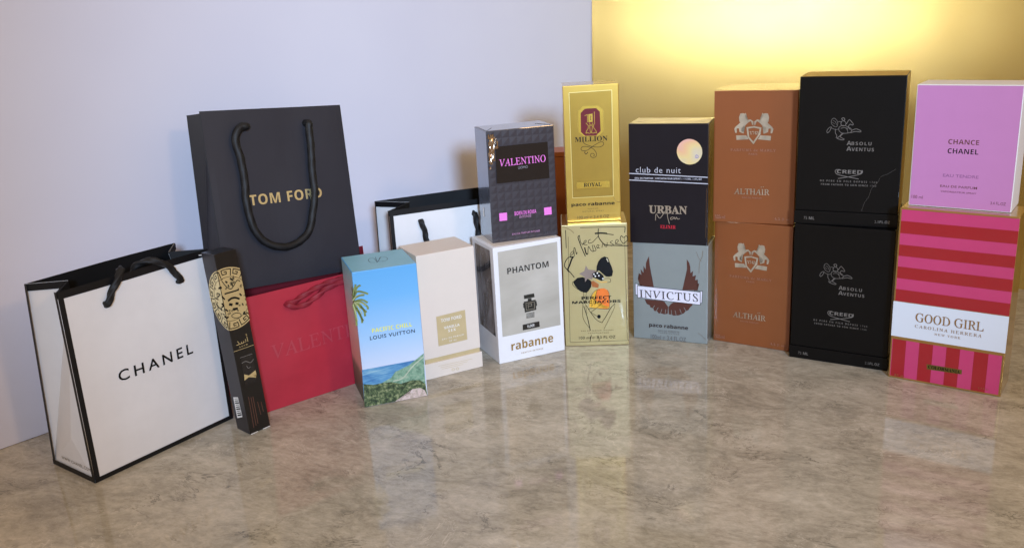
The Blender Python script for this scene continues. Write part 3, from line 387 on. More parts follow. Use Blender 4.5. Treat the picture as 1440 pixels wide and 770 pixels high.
mat('asadblack', '#0c0b0d', .32, vary=.1, coat=.3); mat('asadside', '#2a272b', .4, vary=.1)
mat('lvside', '#8f6f63', .45); mat('lvtop', '#86bccd', .45, vary=.02)
mat('pathprint', '#b9c2a8', .5, vary=.2); mat('palmprint', '#7d8a4c', .5, vary=.4); mat('palmlight', '#b3b27c', .5, vary=.3)
mat('filmcrease', '#c8b4a0', .12, 1)  # opaque pale metal standing for the highlights on clear wrap creases

def print_mat(name, scale, stops, rough=.42, detail=6, stretch=(1, 1, 1)):
    k = NT(name); k.b.inputs['Roughness'].default_value = rough
    nz = k.noise(k.obj(stretch), scale, detail, .65, .4)
    k.l(k.ramp(nz.outputs[0], stops), k.b.inputs['Base Color'])
print_mat('seaprint', 120, [(.35, '#3d74a8'), (.5, '#5f98c0'), (.68, '#93bccb')], stretch=(.3, 1, 2))
print_mat('hillprint', 220, [(.3, '#4c6d58'), (.5, '#7da287'), (.7, '#a4b59a')])
print_mat('shrubprint', 260, [(.36, '#1f2a1d'), (.5, '#4a5c3a'), (.62, '#8c9468'), (.75, '#b8ad93')])
print_mat('sandprint', 300, [(.3, '#9c8f7a'), (.55, '#d3bdb4'), (.75, '#e3d3cf')])
k = NT('lvfront'); k.b.inputs['Roughness'].default_value = .42      # printed sky of the box picture
sx = k.n('SeparateXYZ'); k.l(k.obj((1, 1, 1 / .141)), sx.inputs[0])
k.l(k.ramp(sx.outputs[2], [(.25, '#d2d9ea'), (.5, '#a3c8ea'), (.8, '#6fb2e4'), (1, '#5fa8dd')]), k.b.inputs['Base Color'])
k = NT('lvsidepic'); k.b.inputs['Roughness'].default_value = .45
sx = k.n('SeparateXYZ'); k.l(k.obj((1, 1, 1 / .141)), sx.inputs[0])
nz = k.noise(k.obj(), 120, 4); c0 = k.ramp(sx.outputs[2], [(.06, '#4c5a46'), (.22, '#7a7d68'), (.28, '#e0b0a4'), (.55, '#ecc8bf'), (.8, '#b8d2d6'), (1, '#9accd8')])
k.l(k.mix(.25, c0, nz.outputs[1], 'OVERLAY'), k.b.inputs['Base Color'])

k = NT('holo'); b = k.b; b.inputs['Metallic'].default_value = .2; b.inputs['Roughness'].default_value = .22
nz = k.noise(k.obj((1, 1, 2)), 14, 3, .5, .3); k.l(k.ramp(nz.outputs[0], [(.25, '#b5b0a4'), (.5, '#c6c1b5'), (.75, '#d8d3c8')]), b.inputs['Base Color'])
n2 = k.noise(k.obj((1, 1, 4)), 40, 3); k.bump(n2.outputs[0], .12, .0015)
k = NT('holodisc'); b = k.b; b.inputs['Metallic'].default_value = .25; b.inputs['Roughness'].default_value = .3
nz = k.noise(k.obj(), 28, 1, .4, .6); k.l(k.ramp(nz.outputs[0], [(.3, '#efb7c0'), (.45, '#f6c79a'), (.6, '#f3dc9c'), (.75, '#dfd7c2')]), b.inputs['Base Color'])
k = NT('smokewin'); b = k.b; b.inputs['Roughness'].default_value = .16; b.inputs['Coat Weight'].default_value = 1
nz = k.noise(k.obj((1, 3, 1)), 22, 2, .5, 1.0); k.l(k.ramp(nz.outputs[0], [(.35, '#2b2a2c'), (.52, '#6d6c70'), (.7, '#8f8f95')]), b.inputs['Base Color'])  # paler blotches stand for blurred reflections in the dark window


# polished stone of the counter
k = NT('stone'); b = k.b
v = k.obj(rot=(0, 0, .35)); warp = k.noise(v, 2.6, 4, .6)
mx = k.n('Mix', data_type='VECTOR'); mx.inputs[0].default_value = .08
k.l(v, mx.inputs[4]); k.l(warp.outputs[1], mx.inputs[5]); wv = mx.outputs[1]
st = k.n('Mapping'); k.l(wv, st.inputs[0]); st.inputs['Scale'].default_value = (1, 1.7, 1)
big = k.noise(st.outputs[0], 4.2, 4, .55, .3); mid = k.noise(st.outputs[0], 19, 10, .72, .45); fine = k.noise(st.outputs[0], 110, 8, .8, .3)
rn = k.noise(v, 3.1, 3, .5)
c = k.ramp(big.outputs[0], [(.30, '#85847a'), (.43, '#a29d8f'), (.55, '#b9b2a3'), (.70, '#c6beb1')])
c = k.mix(k.n('Math').outputs[0] if False else .28, c, k.ramp(rn.outputs[0], [(.35, '#9c9a88'), (.5, '#b6ac9b'), (.65, '#c0aa9c')]))
c = k.mix(.62, c, k.ramp(mid.outputs[0], [(.32, '#716e63'), (.44, '#9c9587'), (.54, '#bcb4a5'), (.68, '#d8d1c5')]))
c = k.mix(.32, c, k.ramp(fine.outputs[0], [(.34, '#57534a'), (.5, '#a59d90'), (.66, '#d6cdc0')]))
def vein(scale, dist, lo, hi, det=5):
    a = k.noise(st.outputs[0], scale, det, .68, dist); s1 = k.n('Math', operation='SUBTRACT'); k.l(a.outputs[0], s1.inputs[0]); s1.inputs[1].default_value = .5
    s2 = k.n('Math', operation='ABSOLUTE'); k.l(s1.outputs[0], s2.inputs[0])
    r = k.n('MapRange'); k.l(s2.outputs[0], r.inputs[0]); r.inputs[1].default_value = lo; r.inputs[2].default_value = hi; r.inputs[3].default_value = 1; r.inputs[4].default_value = 0
    return r.outputs[0]
def masked(x, scale, lo, hi, f):
    msk = k.noise(v, scale, 4, .65); mk = k.n('MapRange'); k.l(msk.outputs[0], mk.inputs[0]); mk.inputs[1].default_value = lo; mk.inputs[2].default_value = hi
    m_ = k.n('Math', operation='MULTIPLY'); k.l(x, m_.inputs[0]); k.l(mk.outputs[0], m_.inputs[1])
    m2 = k.n('Math', operation='MULTIPLY'); k.l(m_.outputs[0], m2.inputs[0]); m2.inputs[1].default_value = f; return m2.outputs[0]
c = k.mix(masked(vein(17, .5, .0, .016, 8), 13, .50, .66, .8), c, lin('#3f3c34'))
c = k.mix(masked(vein(38, .4, .0, .02, 6), 18, .54, .68, .7), c, lin('#45413a'))
c = k.mix(masked(vein(9, .9, .0, .007, 6), 8, .46, .6, .65), c, lin('#ded5c8'))
c = k.mix(1.0, c, (1.10, 1.09, 1.03, 1), 'MULTIPLY')
k.l(c, b.inputs['Base Color']); b.inputs['Roughness'].default_value = .07; b.inputs['Specular IOR Level'].default_value = .36
rg = k.noise(v, 30, 4); rr = k.n('MapRange'); k.l(rg.outputs[0], rr.inputs[0]); rr.inputs[3].default_value = .035; rr.inputs[4].default_value = .1; k.l(rr.outputs[0], b.inputs['Roughness'])
bn = k.noise(v, 9, 2); k.bump(bn.outputs[0], .05, .002)

k = NT('wallwhite'); b = k.b; b.inputs['Roughness'].default_value = .5
nz = k.noise(k.obj(), 3, 3); k.l(k.ramp(nz.outputs[0], [(.3, '#dadae8'), (.7, '#e2e2ee')]), b.inputs['Base Color'])
g = k.noise(k.obj(), 160, 5, .6); k.bump(g.outputs[0], .10, .0008)
k = NT('wallgold'); b = k.b; b.inputs['Metallic'].default_value = .7; b.inputs['Roughness'].default_value = .27
nz = k.noise(k.obj(), 4, 3); k.l(k.ramp(nz.outputs[0], [(.3, '#ecd88c'), (.7, '#f2e29e')]), b.inputs['Base Color'])
g = k.noise(k.obj((1, 1, .3)), 5, 2); k.bump(g.outputs[0], .15, .004)

# ------------------------------------------------------------------ mesh helpers
def finish(name, bm, mats, parent=None, smooth=False):
    me = bpy.data.meshes.new(name); bm.to_mesh(me); bm.free()
    for m in (mats if isinstance(mats, (list, tuple)) else [mats]): me.materials.append(MATS[m])
    if smooth: me.shade_smooth()
    o = bpy.data.objects.new(name, me); COL.objects.link(o); o.parent = parent
    return o
def thing(name, label, cat, loc, rot=None, group=None):
    o = bpy.data.objects.new(name, None); o.empty_display_size = .02; COL.objects.link(o)
    if rot is not None:
        m = rot.to_4x4(); m.translation = loc; o.matrix_world = m
    else: o.location = loc
    o['label'] = label; o['category'] = cat
    if group: o['group'] = group
    return o
def box_bm(x0, x1, y0, y1, z0, z1, bev=.0008, ids=None, bm=None):
    """block; ids = material index for (front, back, left, right, top, bottom)"""
    own = bm is None
    if own: bm = bmesh.new()
    vs = [bm.verts.new(p) for p in ((x0, y0, z0), (x1, y0, z0), (x1, y1, z0), (x0, y1, z0), (x0, y0, z1), (x1, y0, z1), (x1, y1, z1), (x0, y1, z1))]
    fs = []
    for q, key in (((0, 1, 5, 4), 0), ((2, 3, 7, 6), 1), ((3, 0, 4, 7), 2), ((1, 2, 6, 5), 3), ((4, 5, 6, 7), 4), ((3, 2, 1, 0), 5)):
        f = bm.faces.new([vs[i] for i in q]); f.material_index = ids[key] if ids else 0; fs.append(f)
    if bev:
        es = list({e for f in fs for e in f.edges})
        bmesh.ops.bevel(bm, geom=es, offset=bev, segments=2, affect='EDGES', profile=.6)
    return bm
LAY = .00012
def place(face, box):
    """(u, v, lift) in metres on a face -> local point"""
    w, d, h = box
    if face == 'F': return lambda u, v, t: (u, -t, v)
    if face == 'L': return lambda u, v, t: (-t, -u, v)          # u runs from -d (back) to 0 (front edge)
    if face == 'T': return lambda u, v, t: (u, v, h + t)
def poly_bm(pts, f, t):
    bm = bmesh.new(); fc = bm.faces.new([bm.verts.new(f(u / 1000, v / 1000, t)) for u, v in pts])
    bmesh.ops.triangulate(bm, faces=[fc], ngon_method='EAR_CLIP'); return bm
def spline(pts, per=6, closed=False):
    n = len(pts); out = []
    if n < 3: return [Vector(p) for p in pts]
    P = [Vector(p) for p in pts]
    for i in range(n - 1):
        a, b, c, d = P[max(i - 1, 0)], P[i], P[i + 1], P[min(i + 2, n - 1)]
        for s in range(per):
            t = s / per
            out.append(.5 * ((2 * b) + (c - a) * t + (2 * a - 5 * b + 4 * c - d) * t * t + (3 * b - a - 3 * c + d) * t ** 3))
    out.append(P[-1]); return out
def ribbon_quads(pts, wd):
    L = []
    for i, p in enumerate(pts):
        a, b = pts[max(i - 1, 0)], pts[min(i + 1, len(pts) - 1)]
        t = (b - a).normalized() if (b - a).length > 1e-9 else Vector((1, 0))
        n = Vector((-t.y, t.x)) * wd / 2; L.append((p + n, p - n))
    return L
def stroke_bm(pts, wd, smooth, f, t):
    q = [Vector(p) for p in pts]; bm = bmesh.new()
    if smooth: segs = [spline(q)]
    else: segs = [[q[i] - (q[i + 1] - q[i]).normalized() * wd * .5, q[i + 1] + (q[i + 1] - q[i]).normalized() * wd * .5] for i in range(len(q) - 1)]
    for si, s in enumerate(segs):
        L = ribbon_quads(s, wd); tt = t + si * 4e-6
        vs = [[bm.verts.new(f(p.x / 1000, p.y / 1000, tt)) for p in pr] for pr in L]
        for a, b in zip(vs, vs[1:]): bm.faces.new((a[0], a[1], b[1], b[0]))
    return bm
def mapchars(s, up, lo):
    o = ''
    for ch in s:
        if 'A' <= ch <= 'Z': o += chr(up + ord(ch) - 65)
        elif 'a' <= ch <= 'z': o += '\u210e' if (ch == 'h' and lo == 0x1D44E) else chr(lo + ord(ch) - 97)
        elif ch == 'Ï': o += chr(up + 8)
        else: o += ch
    return o
def bold_digits(s): return ''.join(chr(0x1D7CE + int(c)) if c.isdigit() else c for c in s)
STYLE = {  # up, lo, offset, shear, space range
    'sans': (None, None, 0, 0), 'sansB': (0x1D5D4, 0x1D5EE, -.008, 0), 'bfat': (None, None, .012, 0), 'thin': (None, None, -.008, 0), 'wide': (0x1D5D4, 0x1D5EE, .004, 0),
    'wide2': (0x1D5D4, 0x1D5EE, -.006, 0), 'wide3': (None, None, .006, 0), 'mbsans': (0x1D5D4, 0x1D5EE, 0, 0), 'heavy': (0x1D400, 0x1D41A, .015, 0),
    'cond': (0x1D5D4, 0x1D5EE, -.008, 0), 'med': (0x1D5D4, 0x1D5EE, -.012, 0), 'serif': (0x1D434, 0x1D44E, .004, -.28), 'serifT': (0x1D434, 0x1D44E, .008, -.28), 'serifB': (0x1D400, 0x1D41A, 0, 0)}
def text_mesh(s, style, w, h):
    """flat lettering whose bounding box is w x h"""
    up, lo, off, sh = STYLE[style]
    body = mapchars(s, up, lo) if up else s
    if style.startswith('serif') or style == 'heavy': body = bold_digits(body)
    def make(space):
        c = bpy.data.curves.new('t', 'FONT'); c.body = body; c.size = 1; c.offset = off; c.shear = sh; c.space_character = space; c.resolution_u = 3
        o = bpy.data.objects.new('t', c); COL.objects.link(o)
        me = bpy.data.meshes.new_from_object(o)
        bpy.data.objects.remove(o); bpy.data.curves.remove(c)
        xs = [v.co.x for v in me.vertices]; ys = [v.co.y for v in me.vertices]
        return me, min(xs), max(xs), min(ys), max(ys)
    me, a, b, c, d = make(1)
    n = len(body)
    if n > 2 and style not in ('wide', 'wide2', 'wide3', 'cond', 'heavy'):
        k = h / (d - c); want = w / k / (b - a)
        if want > 1.04:
            bpy.data.meshes.remove(me); me, a, b, c, d = make(min(1 + (want - 1) * 1.05, 1.6))
    for v in me.vertices:
        v.co = ((v.co.x - a) / (b - a) * w, (v.co.y - c) / (d - c) * h, 0)
    return me
PLATES = ('name_plate', 'white_band', 'banner', 'name_panel', 'octagon_badge', 'holographic_panel', 'inner_panel')
TEXT_LAYER = {'VAL': 12, 'MIL': 6, 'PERF': 7, 'URB': 4, 'INV': 6, 'ALB': 4, 'PH': 4, 'GG': 5}
def prints(key, parent, box, front=None, src=None):
    groups = {}; texts = []
    for face, items in PRINTS.get(src or key, {}).items():
        f = front if (front and face == 'F') else place(face, box)
        for it in items:
            if it[0] == 'T':
                _, s, style, m, u, v, w, h = it
                me = text_mesh(s, style, w / 1000, h / 1000); t = TEXT_LAYER.get(src or key, 3) * LAY
                if (src or key) == 'CRT' and v < 16: t = .0011
                for vt in me.vertices: vt.co = f(vt.co.x + u / 1000, vt.co.y + v / 1000, t)
                me.materials.clear(); me.materials.append(MATS[m])
                me.name = 'lettering'; o = bpy.data.objects.new('lettering', me); COL.objects.link(o); o.parent = parent
                texts.append((o, face, u + w / 2, v + h / 2))
            elif it[0] == 'P':
                _, nm, m, lay, pts = it
                groups.setdefault((nm, m), []).append(poly_bm(pts, f, lay * LAY))
            else:
                _, nm, m, wd, lay, sm, pts = it
                groups.setdefault((nm, m), []).append(stroke_bm(pts, wd, sm, f, lay * LAY))
    plates = []
    for (nm, m), bms in groups.items():
        single = nm in ('red_stripe', 'pink_square', 'pale_stripe', 'pink_panel', 'barcode_bar', 'wrap_crease')
        if single:
            for b_ in bms: finish(nm, b_, m, parent)
        else:
            bm = bms[0]
            for b_ in bms[1:]:
                tmp = bpy.data.meshes.new('x'); b_.to_mesh(tmp); b_.free(); bm.from_mesh(tmp); bpy.data.meshes.remove(tmp)
            o = finish(nm, bm, m, parent)
            if nm in PLATES: plates.append((o, nm))
    for o, face, cu, cv in texts:          # words printed on a plate belong to that plate
        best = None
        for po, nm in plates:
            xs = [q.co.x * 1000 for q in po.data.vertices]; zs = [q.co.z * 1000 for q in po.data.vertices]
            if face == 'F' and min(xs) < cu < max(xs) and min(zs) < cv < max(zs):
                a_ = (max(xs) - min(xs)) * (max(zs) - min(zs))
                if best is None or a_ < best[0]: best = (a_, po)
        if best: o.parent = best[1]
    for nm_, host in (('numeral', 'octagon_badge'), ('bottle_picture', 'holographic_panel')):
        hs = [po for po, nm in plates if nm == host]
        for c in list(parent.children):
            if hs and c.name.split('.')[0] == nm_: c.parent = hs[0]
def tube_bm(path, r, seg=10, lobes=0, pitch=.016, depth=.2, bm=None, cap=True):
    bm = bm or bmesh.new(); P = [Vector(p) for p in path]; rings = []
    ref = Vector((0, 1, 0)); s = 0
    for i, p in enumerate(P):
        t = (P[min(i + 1, len(P) - 1)] - P[max(i - 1, 0)]).normalized()
        if i: s += (P[i] - P[i - 1]).length
        n = ref - t * ref.dot(t)
        if n.length < 1e-4: n = Vector((1, 0, 0)) - t * t.x
        n.normalize(); b_ = t.cross(n); ref = n
        ring = []
        for k in range(seg):
            a = 2 * math.pi * k / seg; rr = r * (1 + (depth * math.cos(lobes * a - 2 * math.pi * s / pitch) if lobes else 0))
            ring.append(bm.verts.new(p + (n * math.cos(a) + b_ * math.sin(a)) * rr))
        rings.append(ring)
    for A, B in zip(rings, rings[1:]):
        for k in range(seg): bm.faces.new((A[k], A[(k + 1) % seg], B[(k + 1) % seg], B[k]))
    if cap: bm.faces.new(rings[0][::-1]); bm.faces.new(rings[-1])
    return bm

# ------------------------------------------------------------------ setting
bm = box_bm(-1.7, 1.7, -.5, 1.75, -.04, 0, .002)
o = finish('countertop', bm, 'stone'); o['kind'] = 'structure'; o['label'] = 'polished beige and grey veined stone countertop'
def wall(name, p0, ang, length, h, thick, m, tilt=0, back=0):
    bm = box_bm(-back, length, 0, thick, .0, h, .0008)
    o = finish(name, bm, m); o.location = (p0[0], p0[1], .0003); o.rotation_euler = (tilt, 0, ang); o['kind'] = 'structure'
    return o
ca = math.radians(46)
L0 = Vector((-.495, .779)) - Vector((math.cos(ca), math.sin(ca))) * .75
wall('white_wall', L0, ca, 1.9, .62, .5, 'wallwhite')['label'] = 'plain white backdrop wall behind the bags'
corner = Vector((.1396, 1.4240))
bm = bmesh.new(); nu, nv = 60, 24; G = {}          # gold sheet, bowed round the corner and leaning back a little
px_, py_ = corner.x, corner.y; step = 1.2 / nu
for i in range(nu + 1):
    s_ = i * step; hd = math.radians(-20 - 50 * min(s_, 1.0))
    for j in range(nv + 1):
        z = .62 * j / nv; off = .12 * z * z
        G[i, j] = bm.verts.new((px_ - math.sin(hd) * off, py_ + math.cos(hd) * off, z))
    px_ += math.cos(hd) * step; py_ += math.sin(hd) * step
for i in range(nu):
    for j in range(nv): bm.faces.new((G[i, j], G[i + 1, j], G[i + 1, j + 1], G[i, j + 1]))
bmesh.ops.solidify(bm, geom=bm.faces[:], thickness=.003)
bm.normal_update()
for e in bm.edges:
    if len(e.link_faces) == 2 and e.calc_face_angle(0) > .6: e.smooth = False
o = finish('gold_wall', bm, 'wallgold', smooth=True); o.location = (0, 0, .0003)
o['kind'] = 'structure'; o['label'] = 'shiny gold backdrop sheet behind the boxes'

# ------------------------------------------------------------------ perfume boxes
LABELS = {
 'LV': 'light blue perfume box with a beach and palm picture, lettered PACIFIC CHILL',
 'VAN': 'cream perfume box with beige label plate and gold band, lettered VANILLA SEX',
 'PH': 'white framed perfume box with silver panel and robot shaped bottle, lettered PHANTOM',
 'VAL': 'dark studded perfume box with pink lettering and two pink squares, on the white PHANTOM box',
 'PERF': 'pale gold perfume box with ink sketch, black bows and orange bottle, under the gold box',
 'MIL': 'tall gold perfume box with maroon octagon badge, lettered MILLION ROYAL',
 'INV': 'silver grey perfume box with brown wings and white banner lettered INVICTUS',
 'URB': 'black perfume box with round hologram disc, lettered club de nuit URBAN',
 'ALB': 'lower of the two brown ALTHAIR perfume boxes, standing on the counter',
 'ALT': 'upper of the two brown ALTHAIR perfume boxes, stacked on the other',
 'CRB': 'lower of the two black horseman perfume boxes, standing on the counter',
 'CRT': 'upper of the two black horseman perfume boxes, creased near its lower right corner',
 'GG': 'pink and red striped perfume box with white band lettered GOOD GIRL',
 'CHA': 'lilac pink perfume box lettered CHANCE CHANEL, on the striped box'}
GROUP = {'ALB': 'brown boxes with twin horse crest', 'ALT': 'brown boxes with twin horse crest', 'CRB': 'black boxes with horseman emblem', 'CRT': 'black boxes with horseman emblem'}
BASE = {'VAL': 'PH', 'MIL': 'PERF', 'URB': 'INV', 'ALT': 'ALB', 'CRT': 'CRB', 'CHA': 'GG'}
def start(key):
    x, y, a, w, d, h = BOX[key]; z = BOX[BASE[key]][5] + .0004 if key in BASE else .0002
    t = thing('perfume_box', LABELS[key], 'perfume box', (x, y, z), Matrix.Rotation(a, 3, 'Z'), GROUP.get(key))
    return t, w, d, h
def flap_lines(t, w, d, h, m, n=1):
    """folded film ends on the top of a wrapped box"""
    for s in (0, 1):
        bm = bmesh.new()
        x = w * (.18 if s == 0 else .82); xe = 0.001 if s == 0 else w - .001
        a = [(xe, .001), (x, d * .5), (xe, d - .001)]
        f = bm.faces.new([bm.verts.new((p[0], p[1], h + .0003)) for p in (a if s == 0 else a[::-1])][::-1])
        finish('wrap_fold', bm, m, t)

def carton(t, w, d, h, mats, ids, bev=.0008, name='carton', z0=0):
    return finish(name, box_bm(0, w, 0, d, z0, h, bev, ids), mats, t)

# LV style beach box
t, w, d, h = start('LV'); carton(t, w, d, h, ['lvfront', 'lvsidepic', 'lvtop'], (0, 1, 1, 1, 2, 1)); prints('LV', t, (w, d, h))
bm = bmesh.new()
for k_, (a, r) in enumerate(((2.0, 11), (2.5, 13), (3.0, 14), (3.6, 13), (4.1, 14), (4.6, 12), (1.5, 9))):
    pts = [Vector((-1.0, 112)), Vector((-1 + r * .5 * math.cos(a), 112 + r * .5 * math.sin(a) + 2)), Vector((-1 + r * math.cos(a), 112 + r * 1.4 * math.sin(a)))]
    s = stroke_bm(pts, 2.0, 1, place('L', (w, d, h)), (2 + k_ * .3) * LAY); tmp = bpy.data.meshes.new('x'); s.to_mesh(tmp); bm.from_mesh(tmp)
finish('palm_picture', bm, 'palmprint', t)

# cream box: base, gold band, lid
t, w, d, h = start('VAN')
carton(t, w, d, h, ['creamcard'], (0,) * 6, .0006, 'lid', z0=.0224)
finish('gold_band', box_bm(.0008, w - .0008, .0008, d - .0008, .0175, .0223, 0), 'khakiplate', t)
finish('base', box_bm(-.0011, w + .0011, -.0011, d + .0011, 0, .0176, .0006), 'creamcard', t)
prints('VAN', t, (w, d, h))

# white framed box with side window
t, w, d, h = start('PH'); carton(t, w, d, h, ['whitecard'], (0,) * 6); prints('PH', t, (w, d, h))
finish('top_inset', box_bm(.004, w - .004, .004, d - .004, h - .001, h + .0002, 0), 'creamcard', t)

# dark studded box
t, w, d, h = start('VAL'); carton(t, w, d, h, ['valcard', 'valsheen'], (0, 1, 1, 1, 1, 0))
bm = bmesh.new(); nx = 9; c_ = w / nx; nz_ = int(h / c_) + 1
for i in range(nx):
    for j in range(nz_):
        x0, x1, z0, z1 = i * c_ + .0001, (i + 1) * c_ - .0001, h - (j + 1) * c_ + .0001, h - j * c_ - .0001
        z0 = max(z0, .0006); x0 = max(x0, .0006); x1 = min(x1, w - .0006); z1 = min(z1, h - .0006)
        if z1 - z0 < .001: continue
        q = [bm.verts.new(p) for p in ((x0, -.0001, z0), (x1, -.0001, z0), (x1, -.0001, z1), (x0, -.0001, z1))]; m_ = bm.verts.new(((x0 + x1) / 2, -.00042, (z0 + z1) / 2))
        for a in range(4): bm.faces.new((q[a], q[(a + 1) % 4], m_))
finish('studded_panel', bm, 'valcard', t); prints('VAL', t, (w, d, h))
bm = bmesh.new(); g = {}                      # crumpled clear wrap at the upper left edge, metallic for its glints
rng = random.Random(3)
for i in range(9):
    for j in range(17):
        g[i, j] = bm.verts.new((.0012 + i * .0013 + rng.uniform(-.0004, .0004), -.0014 - rng.uniform(0, .0011), h - .045 + j * .0026 + rng.uniform(-.0006, .0006)))
for i in range(8):
    for j in range(16):
        lim = 7 - abs(j - 12) * .35 - (4 if j < 4 else 0) + rng.uniform(-2, 1)
        if i < lim and rng.random() > .1:
            bm.faces.new((g[i, j], g[i + 1, j], g[i + 1, j + 1])); bm.faces.new((g[i, j], g[i + 1, j + 1], g[i, j + 1]))
finish('wrap_crease', bm, 'filmcrease', t)
flap_lines(t, w, d, h, 'valsheen')
finish('white_tag', poly_bm([(-30, 24), (-26, 24), (-26, 34), (-30, 34)], place('L', (w, d, h)), 2 * LAY), 'white_ink', t)

# pale gold sketch box and tall gold box
t, w, d, h = start('PERF'); carton(t, w, d, h, ['palegold', 'goldcard'], (0, 1, 1, 1, 1, 1)); prints('PERF', t, (w, d, h))
t, w, d, h = start('MIL'); carton(t, w, d, h, ['goldcard'], (0,) * 6); prints('MIL', t, (w, d, h))

# silver winged box and black hologram box
t, w, d, h = start('INV'); carton(t, w, d, h, ['silvercard'], (0,) * 6); prints('INV', t, (w, d, h))
t, w, d, h = start('URB'); carton(t, w, d, h, ['urbcard', 'urbside', 'urbtop'], (0, 1, 1, 1, 2, 1)); prints('URB', t, (w, d, h))
flap_lines(t, w, d, h, 'urbtop')

# two brown crest boxes
for key in ('ALB', 'ALT'):
    t, w, d, h = start(key); carton(t, w, d, h, ['brownorange'], (0,) * 6); prints(key, t, (w, d, h), src='ALB')

# two black horseman boxes: base tray and lid
for key in ('CRB', 'CRT'):
    t, w, d, h = start(key)
    carton(t, w, d, h, ['creedblack', 'creedgold'], (0, 0, 0, 1 if key == 'CRT' else 0, 1 if key == 'CRT' else 0, 0), .0008, 'lid', z0=.0139)
    finish('base', box_bm(-.0007, w + .0007, -.0007, d + .0007, 0, .0136, .0005), 'creedblack', t)
    prints(key, t, (w, d, h), src='CRT')
    if key == 'CRT':
        b_ = stroke_bm([(64, 16), (66.5, 25), (70, 31), (72, 39), (77, 45), (80, 51), (86, 54), (93, 59)], .11, 1, place('F', (w, d, h)), .0003)
        finish('crease', b_, 'silverfoil2', t)

# striped box and lilac box
t, w, d, h = start('GG'); carton(t, w, d, h, ['ggold'], (0,) * 6); prints('GG', t, (w, d, h))
t, w, d, h = start('CHA'); carton(t, w, d, h, ['whitecard', 'ggold'], (1, 0, 0, 0, 0, 0))
finish('front_panel', box_bm(.0009, w - .0009, -.0003, .001, .0009, h - .0009, 0), 'lilaccard', t); 
LIFT = .0004; prints('CHA', t, (w, d, h))

# plain brown carton behind the gold box
t = thing('cardboard_box', 'plain orange brown carton partly hidden between the dark studded and gold boxes', 'box', (.058, 1.085, .0002), Matrix.Rotation(-.05, 3, 'Z'))
carton(t, .07, .04, .198, ['brownback'], (0,) * 6); finish('lid', box_bm(-.0006, .0706, -.0006, .0406, .1985, .204, .0004), 'brownback', t)

# ------------------------------------------------------------------ carrier bags
def bag_frame(key):
    x, y, z, yaw, lean, roll, w, h, d, dt = BAGS[key]
    ax, n, zz = Vector((math.cos(yaw), math.sin(yaw), 0)), Vector((-math.sin(yaw), math.cos(yaw), 0)), Vector((0, 0, 1))
    up = math.cos(lean) * zz + math.sin(lean) * n; bk = math.cos(lean) * n - math.sin(lean) * zz
    a2 = math.cos(roll) * ax + math.sin(roll) * up; u2 = -math.sin(roll) * ax + math.cos(roll) * up
    m = Matrix((a2, bk, u2)).transposed()
    return m, Vector((x, y, z + .0003)), w, h, d, dt
def panel(name, pts, faces, th, mats, parent):
    """thin sheet, each face a slim prism; outer side first material, inner side second"""
    bm = bmesh.new(); P = [Vector(p) for p in pts]; edges = set()
    for f in faces:
        for i, j in zip(f, f[1:] + f[:1]): edges.add((i, j))
    for f in faces:
        n = Vector()
        for i, j in zip(f, f[1:] + f[:1]): n += (P[i] - P[f[0]]).cross(P[j] - P[f[0]])
        n.normalize()
        A = {i: bm.verts.new(P[i]) for i in f}; B = {i: bm.verts.new(P[i] - n * th) for i in f}
        bm.faces.new([A[i] for i in f]).material_index = 0; bm.faces.new([B[i] for i in reversed(f)]).material_index = 1
        for i, j in zip(f, f[1:] + f[:1]):
            if (j, i) not in edges: bm.faces.new((A[j], A[i], B[i], B[j])).material_index = 1 if 'bagblackin' in mats else 0
    return finish(name, bm, mats, parent)
def swell(u, v, seed):
    u = min(max(u, 0), 1); v = min(max(v, 0), 1)
    e = math.sin(math.pi * u) ** .7 * min(1, 4 * v) * (1 - .35 * v)
    return e * (.6 + 1.3 * noise.noise(Vector((u * 2.4, v * 2.4, seed))))
def grid_panel(name, c, nu, nv, bulge, th, mats, parent, seed):
    """bilinear sheet between corners c = (bl, br, tr, tl) with slight waviness"""
    bl, br, tr, tl = (Vector(p) for p in c); nrm = (br - bl).cross(tl - bl).normalized(); pts = []; tris = []
    for j in range(nv + 1):
        for i in range(nu + 1):
            u, v = i / nu, j / nv; p = (bl * (1 - u) + br * u) * (1 - v) + (tl * (1 - u) + tr * u) * v
            p = p + nrm * (bulge * swell(u, v, seed))
            pts.append(p)
    for j in range(nv):
        for i in range(nu):
            a = j * (nu + 1) + i; tris.append((a, a + 1, a + nu + 2, a + nu + 1))
    return panel(name, pts, tris, th, mats, parent)
